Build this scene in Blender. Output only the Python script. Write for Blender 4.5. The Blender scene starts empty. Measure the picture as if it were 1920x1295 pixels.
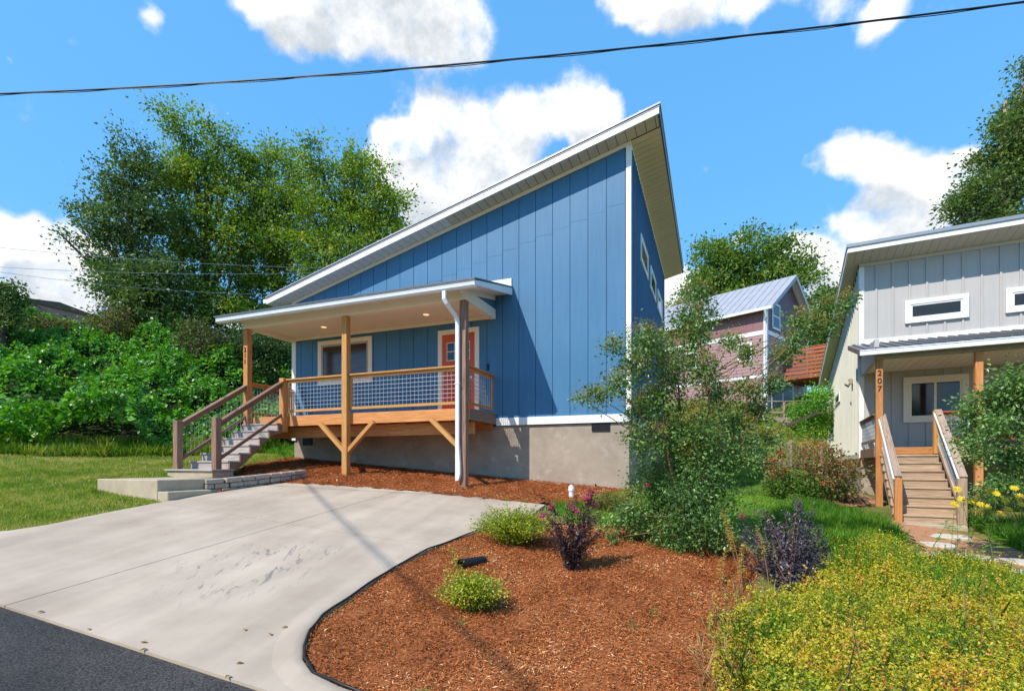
import bpy, math, random
import numpy as np
from mathutils import Matrix, Vector

random.seed(7)
rng = np.random.default_rng(7)
scene = bpy.context.scene
C = scene.collection
R = math.radians

# ------------------------------------------------------------------ camera
EYE = 1.65
YAW = math.atan((1334 - 960) / 947.0)
cam_d = bpy.data.cameras.new('camera')
cam = bpy.data.objects.new('camera', cam_d)
C.objects.link(cam)
cam.location = (0, 0, EYE)
cam.rotation_euler = (R(90), 0, YAW)
cam_d.sensor_width = 36
cam_d.lens = 947 / 1920 * 36
cam_d.shift_y = (869 - 647.5) / 1920
cam_d.clip_start = 0.05
cam_d.clip_end = 2000
scene.camera = cam

# ------------------------------------------------------------------ exposure
vs = scene.view_settings
vs.view_transform = 'Standard'
vs.look = 'None'
vs.exposure = 0.15
vs.gamma = 1.0
vs.use_curve_mapping = False
scene.cycles.max_bounces = 8
scene.cycles.transparent_max_bounces = 8

# ------------------------------------------------------------------ sun
SUN = Vector((1.06, 2.02, -2.41)).normalized()          # the way the light travels
sun_d = bpy.data.lights.new('sun', 'SUN')
sun_d.energy = 5.0
sun_d.angle = R(0.5)
sun_d.color = (1.0, 0.93, 0.82)
sun = bpy.data.objects.new('sun', sun_d)
C.objects.link(sun)
sun.location = (-20, -40, 50)
sun.rotation_euler = SUN.to_track_quat('-Z', 'Y').to_euler()

# ------------------------------------------------------------------ sky
def ray_dir(px, py):
    """unit direction seen at a point of the photograph (used to set clouds in the sky and trees on the land)"""
    a, b = (px - 960) / 947.0, (869 - py) / 947.0
    c, s = math.cos(YAW), math.sin(YAW)
    return Vector((a * c - s, a * s + c, b))

def at(px, py, F):
    v = ray_dir(px, py) * F
    return np.array((v.x, v.y, v.z + EYE))

W = bpy.data.worlds.new('World')
scene.world = W
W.use_nodes = True
nt = W.node_tree
nt.nodes.clear()
def N(tree, typ, **kw):
    n = tree.nodes.new(typ)
    for k, v in kw.items():
        setattr(n, k, v)
    return n
def lk(tree, a, b):
    tree.links.new(a, b)

CLOUDS = [  # x, y, radius (pixels of the photograph)
    (520, 30, 70), (600, 20, 85), (690, 30, 85), (780, 40, 80), (850, 60, 70), (885, 75, 50), (640, -60, 120), (800, -60, 120), (470, -20, 60),
    (1150, -8, 45), (1210, 0, 50), (1270, 5, 50), (1340, 5, 45), (1400, 12, 38), (1560, 12, 45), (1640, 40, 42), (1680, 10, 36), (1250, -70, 100), (1480, -80, 100),
    (800, 220, 50), (850, 230, 62), (930, 230, 68), (1000, 215, 55), (1060, 215, 62), (1110, 215, 58), (1140, 215, 30), (735, 240, 30), (760, 270, 40),
    (720, 300, 50), (780, 310, 70), (860, 300, 70), (930, 290, 50), (800, 370, 55), (860, 380, 60), (980, 310, 40), (930, 330, 40), (740, 350, 40), (790, 410, 35),
    (1550, 300, 42), (1600, 300, 45), (1655, 290, 48), (1690, 330, 55), (1740, 350, 60), (1790, 340, 45), (1640, 405, 60), (1700, 400, 65), (1600, 410, 50), (1760, 400, 60), (1830, 320, 40),
    (1385, 450, 22), (1495, 465, 36), (1530, 480, 36), (1560, 500, 40), (1270, 540, 50), (1260, 590, 60), (1330, 560, 60), (1480, 520, 60), (1580, 530, 50),
    (20, 450, 55), (80, 450, 52), (140, 460, 55), (185, 500, 50), (30, 510, 70), (100, 510, 60), (150, 540, 50), (60, 590, 40), (160, 570, 40), (-60, 480, 90), (230, 540, 40),
    (290, 33, 26), (0, 105, 14), (640, 600, 60), (430, 600, 60), (330, 600, 50),
]
cg = bpy.data.node_groups.new('cloud_cover', 'ShaderNodeTree')
cg.interface.new_socket('Vector', in_out='INPUT', socket_type='NodeSocketVector')
cg.interface.new_socket('Cover', in_out='OUTPUT', socket_type='NodeSocketFloat')
gi = N(cg, 'NodeGroupInput'); go = N(cg, 'NodeGroupOutput')
nrm = N(cg, 'ShaderNodeVectorMath', operation='NORMALIZE'); lk(cg, gi.outputs[0], nrm.inputs[0])
wn = N(cg, 'ShaderNodeTexNoise'); wn.inputs['Scale'].default_value = 13; wn.inputs['Detail'].default_value = 3; wn.inputs['Roughness'].default_value = 0.6
lk(cg, nrm.outputs[0], wn.inputs['Vector'])
wm = N(cg, 'ShaderNodeVectorMath', operation='MULTIPLY_ADD')
wm.inputs[1].default_value = (0.05,) * 3
lk(cg, wn.outputs['Color'], wm.inputs[0])
sb = N(cg, 'ShaderNodeVectorMath', operation='SUBTRACT'); sb.inputs[1].default_value = (0.025,) * 3
lk(cg, nrm.outputs[0], wm.inputs[2]); lk(cg, wm.outputs[0], sb.inputs[0])
last = None
for (x, y, r) in CLOUDS:
    d0 = ray_dir(x, y)
    rad = r / 947.0 * 1.10 / d0.length ** 1.5
    d0 = d0.normalized()
    ds = N(cg, 'ShaderNodeVectorMath', operation='DISTANCE')
    ds.inputs[1].default_value = d0
    lk(cg, sb.outputs[0], ds.inputs[0])
    mr = N(cg, 'ShaderNodeMapRange', interpolation_type='SMOOTHSTEP')
    mr.inputs['From Min'].default_value = rad * 1.55
    mr.inputs['From Max'].default_value = rad * 0.1
    mr.inputs['To Max'].default_value = 0.9
    lk(cg, ds.outputs['Value'], mr.inputs['Value'])
    if last is None:
        last = mr.outputs[0]
    else:
        ad = N(cg, 'ShaderNodeMath', operation='ADD'); lk(cg, last, ad.inputs[0]); lk(cg, mr.outputs[0], ad.inputs[1]); last = ad.outputs[0]
cl = N(cg, 'ShaderNodeMath', operation='MINIMUM'); cl.inputs[1].default_value = 1.15; lk(cg, last, cl.inputs[0])
# the rest of the sky, outside the picture, carries the same kind of scattered cloud
bn = N(cg, 'ShaderNodeTexNoise'); bn.inputs['Scale'].default_value = 3.2; bn.inputs['Detail'].default_value = 1.0
lk(cg, nrm.outputs[0], bn.inputs['Vector'])
bm_ = N(cg, 'ShaderNodeMapRange', interpolation_type='SMOOTHSTEP')
bm_.inputs['From Min'].default_value = 0.60; bm_.inputs['From Max'].default_value = 0.76
lk(cg, bn.outputs['Fac'], bm_.inputs['Value'])
fw = ray_dir(960, 500).normalized()
dt = N(cg, 'ShaderNodeVectorMath', operation='DOT_PRODUCT'); dt.inputs[1].default_value = fw
lk(cg, nrm.outputs[0], dt.inputs[0])
om = N(cg, 'ShaderNodeMapRange'); om.inputs['From Min'].default_value = 0.58; om.inputs['From Max'].default_value = 0.40
lk(cg, dt.outputs['Value'], om.inputs['Value'])
mo = N(cg, 'ShaderNodeMath', operation='MULTIPLY'); lk(cg, bm_.outputs[0], mo.inputs[0]); lk(cg, om.outputs[0], mo.inputs[1])
mx = N(cg, 'ShaderNodeMath', operation='MAXIMUM'); lk(cg, cl.outputs[0], mx.inputs[0]); lk(cg, mo.outputs[0], mx.inputs[1])
fn = N(cg, 'ShaderNodeTexNoise'); fn.inputs['Scale'].default_value = 13; fn.inputs['Detail'].default_value = 12; fn.inputs['Roughness'].default_value = 0.64
lk(cg, nrm.outputs[0], fn.inputs['Vector'])
fm = N(cg, 'ShaderNodeMath', operation='MULTIPLY_ADD'); fm.inputs[1].default_value = 2.3; fm.inputs[2].default_value = -1.2
lk(cg, fn.outputs['Fac'], fm.inputs[0])
sm = N(cg, 'ShaderNodeMath', operation='ADD'); lk(cg, mx.outputs[0], sm.inputs[0]); lk(cg, fm.outputs[0], sm.inputs[1])
lk(cg, sm.outputs[0], go.inputs[0])

geo = N(nt, 'ShaderNodeTexCoord')
sky = N(nt, 'ShaderNodeTexSky', sky_type='NISHITA')
sky.sun_disc = False
sky.sun_elevation = math.asin(-SUN.z)
sky.sun_rotation = math.atan2(-SUN.x, -SUN.y)
sky.altitude = 600
sky.air_density = 1.0
sky.dust_density = 0.0
sky.ozone_density = 3.0
hs = N(nt, 'ShaderNodeHueSaturation'); hs.inputs['Saturation'].default_value = 1.2; hs.inputs['Value'].default_value = 2.85
tn = N(nt, 'ShaderNodeMix', data_type='RGBA', blend_type='MULTIPLY'); tn.inputs[0].default_value = 1.0
tn.inputs[7].default_value = (0.98, 1.0, 0.93, 1)
lk(nt, sky.outputs[0], tn.inputs[6]); lk(nt, tn.outputs[2], hs.inputs['Color'])
g1 = N(nt, 'ShaderNodeGroup'); g1.node_tree = cg; lk(nt, geo.outputs['Generated'], g1.inputs[0])
up = N(nt, 'ShaderNodeVectorMath', operation='ADD'); up.inputs[1].default_value = (-0.02, -0.02, 0.055)
lk(nt, geo.outputs['Generated'], up.inputs[0])
g2 = N(nt, 'ShaderNodeGroup'); g2.node_tree = cg; lk(nt, up.outputs[0], g2.inputs[0])
al = N(nt, 'ShaderNodeMapRange', interpolation_type='SMOOTHSTEP'); al.inputs['From Min'].default_value = 0.22; al.inputs['From Max'].default_value = 1.15
lk(nt, g1.outputs[0], al.inputs['Value'])
shd = N(nt, 'ShaderNodeMapRange', interpolation_type='SMOOTHSTEP'); shd.inputs['From Min'].default_value = 0.6; shd.inputs['From Max'].default_value = 1.5
lk(nt, g2.outputs[0], shd.inputs['Value'])
cc = N(nt, 'ShaderNodeMix', data_type='RGBA')
cc.inputs[6].default_value = (9.0, 9.0, 9.0, 1); cc.inputs[7].default_value = (5.0, 5.5, 6.0, 1)
lk(nt, shd.outputs[0], cc.inputs[0])
mxs = N(nt, 'ShaderNodeMix', data_type='RGBA')
# even out the physical sky toward the clear blue that fills the whole view
ev = N(nt, 'ShaderNodeMix', data_type='RGBA'); ev.inputs[0].default_value = 0.7
ev.inputs[7].default_value = (1.2, 4.0, 8.0, 1); lk(nt, hs.outputs[0], ev.inputs[6])
lk(nt, al.outputs[0], mxs.inputs[0]); lk(nt, ev.outputs[2], mxs.inputs[6]); lk(nt, cc.outputs[2], mxs.inputs[7])
bg = N(nt, 'ShaderNodeBackground'); bg.inputs['Strength'].default_value = 0.115
lk(nt, mxs.outputs[2], bg.inputs['Color'])
wo = N(nt, 'ShaderNodeOutputWorld'); lk(nt, bg.outputs[0], wo.inputs['Surface'])

# ================================================================== materials
def new_mat(name):
    m = bpy.data.materials.new(name); m.use_nodes = True
    t = m.node_tree
    return m, t, t.nodes['Principled BSDF']

def set_spec(b, v):
    b.inputs['Specular IOR Level'].default_value = v

def M(name, rgb, rough=0.6, spec=0.3, var=0.12, vscale=4.0, bump=0.0, bscale=60.0, metal=0.0, stretch=(1, 1, 1), rgb2=None, detail=5):
    m, t, b = new_mat(name)
    b.inputs['Roughness'].default_value = rough; set_spec(b, spec); b.inputs['Metallic'].default_value = metal
    tc = N(t, 'ShaderNodeTexCoord'); mp = N(t, 'ShaderNodeMapping'); mp.inputs['Scale'].default_value = stretch
    lk(t, tc.outputs['Object'], mp.inputs['Vector'])
    nz = N(t, 'ShaderNodeTexNoise'); nz.inputs['Scale'].default_value = vscale; nz.inputs['Detail'].default_value = detail; nz.inputs['Roughness'].default_value = 0.65
    lk(t, mp.outputs[0], nz.inputs['Vector'])
    cr = N(t, 'ShaderNodeValToRGB'); cr.color_ramp.elements[0].position = 0.3; cr.color_ramp.elements[1].position = 0.7
    a = np.array(rgb)
    lo, hi = (a * (1 - var), np.minimum(a * (1 + var), 1)) if rgb2 is None else (a, np.array(rgb2))
    cr.color_ramp.elements[0].color = (*lo, 1); cr.color_ramp.elements[1].color = (*hi, 1)
    lk(t, nz.outputs['Fac'], cr.inputs[0]); lk(t, cr.outputs[0], b.inputs['Base Color'])
    if bump:
        n2 = N(t, 'ShaderNodeTexNoise'); n2.inputs['Scale'].default_value = bscale; n2.inputs['Detail'].default_value = 4
        lk(t, mp.outputs[0], n2.inputs['Vector'])
        bp = N(t, 'ShaderNodeBump'); bp.inputs['Strength'].default_value = bump; bp.inputs['Distance'].default_value = 0.01
        lk(t, n2.outputs['Fac'], bp.inputs['Height']); lk(t, bp.outputs[0], b.inputs['Normal'])
    return m

def wood(name, c1, c2, rough=0.65, knots=True):
    m, t, b = new_mat(name)
    b.inputs['Roughness'].default_value = rough; set_spec(b, 0.25)
    uv = N(t, 'ShaderNodeUVMap'); mp = N(t, 'ShaderNodeMapping'); mp.inputs['Scale'].default_value = (1.2, 26, 1)
    lk(t, uv.outputs[0], mp.inputs['Vector'])
    nz = N(t, 'ShaderNodeTexNoise'); nz.inputs['Scale'].default_value = 2.0; nz.inputs['Detail'].default_value = 6; nz.inputs['Distortion'].default_value = 0.6
    lk(t, mp.outputs[0], nz.inputs['Vector'])
    cr = N(t, 'ShaderNodeValToRGB'); cr.color_ramp.elements[0].position = 0.32; cr.color_ramp.elements[1].position = 0.66
    cr.color_ramp.elements[0].color = (*c1, 1); cr.color_ramp.elements[1].color = (*c2, 1)
    lk(t, nz.outputs['Fac'], cr.inputs[0])
    col = cr.outputs[0]
    oi = N(t, 'ShaderNodeObjectInfo')
    hv = N(t, 'ShaderNodeHueSaturation')
    mr = N(t, 'ShaderNodeMapRange'); mr.inputs['To Min'].default_value = 0.82; mr.inputs['To Max'].default_value = 1.15
    lk(t, oi.outputs['Random'], mr.inputs['Value']); lk(t, mr.outputs[0], hv.inputs['Value']); lk(t, col, hv.inputs['Color'])
    col = hv.outputs[0]
    if knots:
        vo = N(t, 'ShaderNodeTexVoronoi'); mk = N(t, 'ShaderNodeMapping'); mk.inputs['Scale'].default_value = (2.2, 7, 1)
        lk(t, uv.outputs[0], mk.inputs['Vector']); lk(t, mk.outputs[0], vo.inputs['Vector']); vo.inputs['Scale'].default_value = 1.0
        r2 = N(t, 'ShaderNodeMapRange'); r2.inputs['From Min'].default_value = 0.05; r2.inputs['From Max'].default_value = 0.13
        r2.inputs['To Min'].default_value = 0.45; r2.inputs['To Max'].default_value = 1.0
        lk(t, vo.outputs['Distance'], r2.inputs['Value'])
        mm = N(t, 'ShaderNodeMix', data_type='RGBA', blend_type='MULTIPLY'); mm.inputs[0].default_value = 1.0
        lk(t, col, mm.inputs[6]); lk(t, r2.outputs[0], mm.inputs[7]); col = mm.outputs[2]
    lk(t, col, b.inputs['Base Color'])
    bp = N(t, 'ShaderNodeBump'); bp.inputs['Strength'].default_value = 0.25; bp.inputs['Distance'].default_value = 0.004
    lk(t, nz.outputs['Fac'], bp.inputs['Height']); lk(t, bp.outputs[0], b.inputs['Normal'])
    return m

def leafmat(name, stops, rough=0.45, trans=0.3, spec=0.35):
    m, t, b = new_mat(name)
    at_ = N(t, 'ShaderNodeAttribute'); at_.attribute_name = 'tint'
    cr = N(t, 'ShaderNodeValToRGB')
    el = cr.color_ramp.elements
    while len(el) < len(stops):
        el.new(0.5)
    for e, (p, c) in zip(el, stops):
        e.position = p; e.color = (*c, 1)
    lk(t, at_.outputs['Fac'], cr.inputs[0]); lk(t, cr.outputs[0], b.inputs['Base Color'])
    b.inputs['Roughness'].default_value = rough; set_spec(b, spec)
    if trans:
        tr = N(t, 'ShaderNodeBsdfTranslucent'); mx_ = N(t, 'ShaderNodeMixShader'); mx_.inputs[0].default_value = trans
        hv = N(t, 'ShaderNodeHueSaturation'); hv.inputs['Value'].default_value = 1.5; hv.inputs['Saturation'].default_value = 1.1
        lk(t, cr.outputs[0], hv.inputs['Color']); lk(t, hv.outputs[0], tr.inputs['Color'])
        o = t.nodes['Material Output']
        lk(t, b.outputs[0], mx_.inputs[1]); lk(t, tr.outputs[0], mx_.inputs[2]); lk(t, mx_.outputs[0], o.inputs['Surface'])
    return m

def siding_mat(name, rgb, streak=0.5):
    """painted fibre-cement sheet: faint vertical chalking and uneven paint"""
    m, t, b = new_mat(name)
    b.inputs['Roughness'].default_value = 0.5; set_spec(b, 0.35)
    tc = N(t, 'ShaderNodeTexCoord')
    mp = N(t, 'ShaderNodeMapping'); mp.inputs['Scale'].default_value = (9, 9, 0.55)
    lk(t, tc.outputs['Object'], mp.inputs['Vector'])
    nz = N(t, 'ShaderNodeTexNoise'); nz.inputs['Scale'].default_value = 1.6; nz.inputs['Detail'].default_value = 7; nz.inputs['Roughness'].default_value = 0.7
    lk(t, mp.outputs[0], nz.inputs['Vector'])
    n2 = N(t, 'ShaderNodeTexNoise'); n2.inputs['Scale'].default_value = 0.7; n2.inputs['Detail'].default_value = 4
    lk(t, tc.outputs['Object'], n2.inputs['Vector'])
    cr = N(t, 'ShaderNodeValToRGB'); a = np.array(rgb)
    cr.color_ramp.elements[0].position = 0.25; cr.color_ramp.elements[1].position = 0.85
    cr.color_ramp.elements[0].color = (*(a * 0.86), 1); cr.color_ramp.elements[1].color = (*np.minimum(a * 1.12 + 0.025 * streak, 1), 1)
    av = N(t, 'ShaderNodeMath', operation='MULTIPLY_ADD'); av.inputs[1].default_value = 0.5
    hf = N(t, 'ShaderNodeMath', operation='MULTIPLY'); hf.inputs[1].default_value = 0.5
    lk(t, n2.outputs['Fac'], hf.inputs[0]); lk(t, nz.outputs['Fac'], av.inputs[0]); lk(t, hf.outputs[0], av.inputs[2])
    lk(t, av.outputs[0], cr.inputs[0])
    # thin whitish streaks
    mp3 = N(t, 'ShaderNodeMapping'); mp3.inputs['Scale'].default_value = (26, 26, 1.3)
    lk(t, tc.outputs['Object'], mp3.inputs['Vector'])
    n3 = N(t, 'ShaderNodeTexNoise'); n3.inputs['Scale'].default_value = 1.0; n3.inputs['Detail'].default_value = 5
    lk(t, mp3.outputs[0], n3.inputs['Vector'])
    s3 = N(t, 'ShaderNodeMapRange'); s3.inputs['From Min'].default_value = 0.62; s3.inputs['From Max'].default_value = 0.8; s3.inputs['To Max'].default_value = 0.22 * streak
    lk(t, n3.outputs['Fac'], s3.inputs['Value'])
    mw = N(t, 'ShaderNodeMix', data_type='RGBA'); mw.inputs[7].default_value = (*np.minimum(a * 1.6 + 0.08, 1), 1)
    lk(t, s3.outputs[0], mw.inputs[0]); lk(t, cr.outputs[0], mw.inputs[6]); lk(t, mw.outputs[2], b.inputs['Base Color'])
    bp = N(t, 'ShaderNodeBump'); bp.inputs['Strength'].default_value = 0.12; bp.inputs['Distance'].default_value = 0.004
    mp2 = N(t, 'ShaderNodeMapping'); mp2.inputs['Scale'].default_value = (60, 60, 6); lk(t, tc.outputs['Object'], mp2.inputs['Vector'])
    n4 = N(t, 'ShaderNodeTexNoise'); n4.inputs['Scale'].default_value = 1.0; lk(t, mp2.outputs[0], n4.inputs['Vector'])
    lk(t, n4.outputs['Fac'], bp.inputs['Height']); lk(t, bp.outputs[0], b.inputs['Normal'])
    return m

BLUE = siding_mat('blue_siding', (0.048, 0.172, 0.325), 0.95)
BLUE_D = M('blue_joint', (0.03, 0.07, 0.14), 0.7)
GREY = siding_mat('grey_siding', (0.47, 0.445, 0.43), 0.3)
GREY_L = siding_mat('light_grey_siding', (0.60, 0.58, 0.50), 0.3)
PURP = siding_mat('plum_siding', (0.27, 0.125, 0.135), 0.3)
MAUVE = siding_mat('mauve_siding', (0.36, 0.215, 0.21), 0.2)
INDIGO = siding_mat('plum_gable_siding', (0.16, 0.09, 0.12), 0.3)
WHITE = M('white_trim_paint', (0.80, 0.79, 0.77), 0.45, 0.4, 0.04, 3, 0.05, 40)
CREAM = M('white_ceiling_paint', (0.85, 0.75, 0.62), 0.5, 0.3, 0.03, 3)
SOFFIT = M('vinyl_soffit', (0.60, 0.525, 0.41), 0.5, 0.3, 0.05, 3)
SOFFIT_R = M('bounce_lit_tan_soffit', (0.80, 0.645, 0.43), 0.5, 0.3, 0.06, 3)  # tan vinyl, its colour raised to hold light bounced off the ground
SOFFIT_W = M('white_vinyl_soffit', (0.72, 0.70, 0.67), 0.5, 0.3, 0.04, 3)
DARKGAP = M('dark_gap', (0.03, 0.03, 0.03), 0.8)
METAL = M('grey_roof_metal', (0.33, 0.34, 0.36), 0.38, 0.5, 0.08, 2, metal=0.5)
METAL_D = M('dark_roof_metal', (0.13, 0.135, 0.15), 0.4, 0.5, 0.1, 2, metal=0.3)
METAL_L = M('pale_roof_metal', (0.36, 0.36, 0.40), 0.5, 0.4, 0.08, 2, metal=0.1)
GUTTER = M('white_gutter_metal', (0.76, 0.77, 0.79), 0.3, 0.5, 0.03, 3)
GALV = M('galvanised_wire', (0.43, 0.44, 0.46), 0.4, 0.5, 0.05, 5, metal=0.35)
STUCCO = M('foundation_stucco', (0.29, 0.235, 0.185), 0.85, 0.2, 0.0, 1.6, 0.7, 55, rgb2=(0.42, 0.345, 0.275))
_t = STUCCO.node_tree; _b = _t.nodes['Principled BSDF']; _src = _b.inputs['Base Color'].links[0].from_socket
_tc = N(_t, 'ShaderNodeTexCoord'); _n = N(_t, 'ShaderNodeTexNoise'); _n.inputs['Scale'].default_value = 2.6; _n.inputs['Detail'].default_value = 7; _n.inputs['Roughness'].default_value = 0.65
lk(_t, _tc.outputs['Object'], _n.inputs['Vector'])
_r = N(_t, 'ShaderNodeMapRange'); _r.inputs['From Min'].default_value = 0.56; _r.inputs['From Max'].default_value = 0.72; _r.inputs['To Max'].default_value = 0.55
lk(_t, _n.outputs['Fac'], _r.inputs['Value'])
_m = N(_t, 'ShaderNodeMix', data_type='RGBA'); _m.inputs[7].default_value = (0.56, 0.50, 0.44, 1)
lk(_t, _r.outputs[0], _m.inputs[0]); lk(_t, _src, _m.inputs[6]); lk(_t, _m.outputs[2], _b.inputs['Base Color'])
CONC = M('step_concrete', (0.38, 0.30, 0.21), 0.85, 0.2, 0.0, 3, 0.3, 90, rgb2=(0.52, 0.425, 0.31))
STONE = M('wall_stone', (0.29, 0.235, 0.19), 0.85, 0.2, 0.0, 7, 0.9, 45, rgb2=(0.46, 0.38, 0.31))
FLAG = M('pale_flagstone', (0.50, 0.43, 0.34), 0.85, 0.2, 0.0, 4, 0.5, 40, rgb2=(0.64, 0.57, 0.47))
CEDAR = wood('orange_cedar', (0.42, 0.155, 0.045), (0.62, 0.28, 0.10))
CEDAR_Y = wood('yellow_pine', (0.50, 0.225, 0.06), (0.67, 0.36, 0.125))
BROWNW = wood('brown_stained_wood', (0.17, 0.09, 0.06), (0.32, 0.19, 0.135))
RAILW = wood('greyed_rail_wood', (0.24, 0.165, 0.12), (0.41, 0.30, 0.225))
GREYW = wood('weathered_tread_wood', (0.29, 0.245, 0.22), (0.46, 0.41, 0.375))
TANW = wood('sun_bleached_wood', (0.30, 0.195, 0.12), (0.52, 0.38, 0.265))
REDW = wood('red_stained_wood', (0.27, 0.075, 0.03), (0.42, 0.14, 0.06))
RED = M('red_door_paint', (0.64, 0.085, 0.02), 0.4, 0.4, 0.05, 2)
GLASS = M('dark_window_glass', (0.014, 0.016, 0.02), 0.06, 0.6, 0.3, 1.0)
GLASS_D = M('dull_shaded_glass', (0.03, 0.034, 0.04), 0.4, 0.3, 0.3, 1.0)
GLASS_W = M('window_glass_with_blind', (0.06, 0.045, 0.04), 0.1, 0.6, 0.5, 1.0, stretch=(0.4, 1, 6))
BLACK = M('black_plastic', (0.012, 0.012, 0.014), 0.4, 0.4, 0.2, 10)
BLACK_V = M('black_vent_metal', (0.015, 0.015, 0.016), 0.5, 0.3)
PVC = M('white_pipe', (0.78, 0.77, 0.74), 0.35, 0.4, 0.03, 5)
BRASS = M('aged_brass', (0.45, 0.40, 0.28), 0.4, 0.5, 0.1, 9, metal=0.4)
STEEL = M('satin_steel', (0.5, 0.5, 0.5), 0.3, 0.5, 0.05, 9, metal=0.8)
BARK = M('tree_bark', (0.085, 0.065, 0.05), 0.9, 0.2, 0.35, 8, 0.8, 18, stretch=(1, 1, 0.3))
BARK_P = M('pale_bark', (0.27, 0.21, 0.15), 0.85, 0.2, 0.3, 8, 0.6, 18, stretch=(1, 1, 0.3))
MYRTLE_B = M('crape_myrtle_bark', (0.22, 0.125, 0.065), 0.75, 0.2, 0.35, 6, 0.4, 25, stretch=(1, 1, 0.3))
FENCEW = wood('old_fence_wood', (0.20, 0.155, 0.12), (0.36, 0.29, 0.23))
CLAY = M('red_clay_soil', (0.42, 0.21, 0.115), 0.95, 0.1, 0.2, 5, 0.8, 30)

def emission_mat(name, rgb, s):
    m, t, b = new_mat(name)
    b.inputs['Base Color'].default_value = (*rgb, 1)
    b.inputs['Emission Color'].default_value = (*rgb, 1); b.inputs['Emission Strength'].default_value = s
    return m
LAMP = emission_mat('lit_ceiling_lamp', (1.0, 0.72, 0.36), 0.9)

# ------------------------------------------------------------------ ground materials
def ground_mat():
    m, t, b = new_mat('lawn_soil')
    b.inputs['Roughness'].default_value = 0.95; set_spec(b, 0.1)
    tc = N(t, 'ShaderNodeTexCoord')
    nz = N(t, 'ShaderNodeTexNoise'); nz.inputs['Scale'].default_value = 0.8; nz.inputs['Detail'].default_value = 8; nz.inputs['Roughness'].default_value = 0.7
    lk(t, tc.outputs['Object'], nz.inputs['Vector'])
    cr = N(t, 'ShaderNodeValToRGB')
    e = cr.color_ramp.elements; e[0].position = 0.3; e[0].color = (0.09, 0.115, 0.028, 1); e[1].position = 0.72; e[1].color = (0.27, 0.21, 0.085, 1)
    x = e.new(0.5); x.color = (0.15, 0.165, 0.04, 1)
    lk(t, nz.outputs['Fac'], cr.inputs[0]); lk(t, cr.outputs[0], b.inputs['Base Color'])
    n2 = N(t, 'ShaderNodeTexNoise'); n2.inputs['Scale'].default_value = 40; lk(t, tc.outputs['Object'], n2.inputs['Vector'])
    bp = N(t, 'ShaderNodeBump'); bp.inputs['Strength'].default_value = 0.8; bp.inputs['Distance'].default_value = 0.02
    lk(t, n2.outputs['Fac'], bp.inputs['Height']); lk(t, bp.outputs[0], b.inputs['Normal'])
    return m
SOIL = ground_mat()

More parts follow.
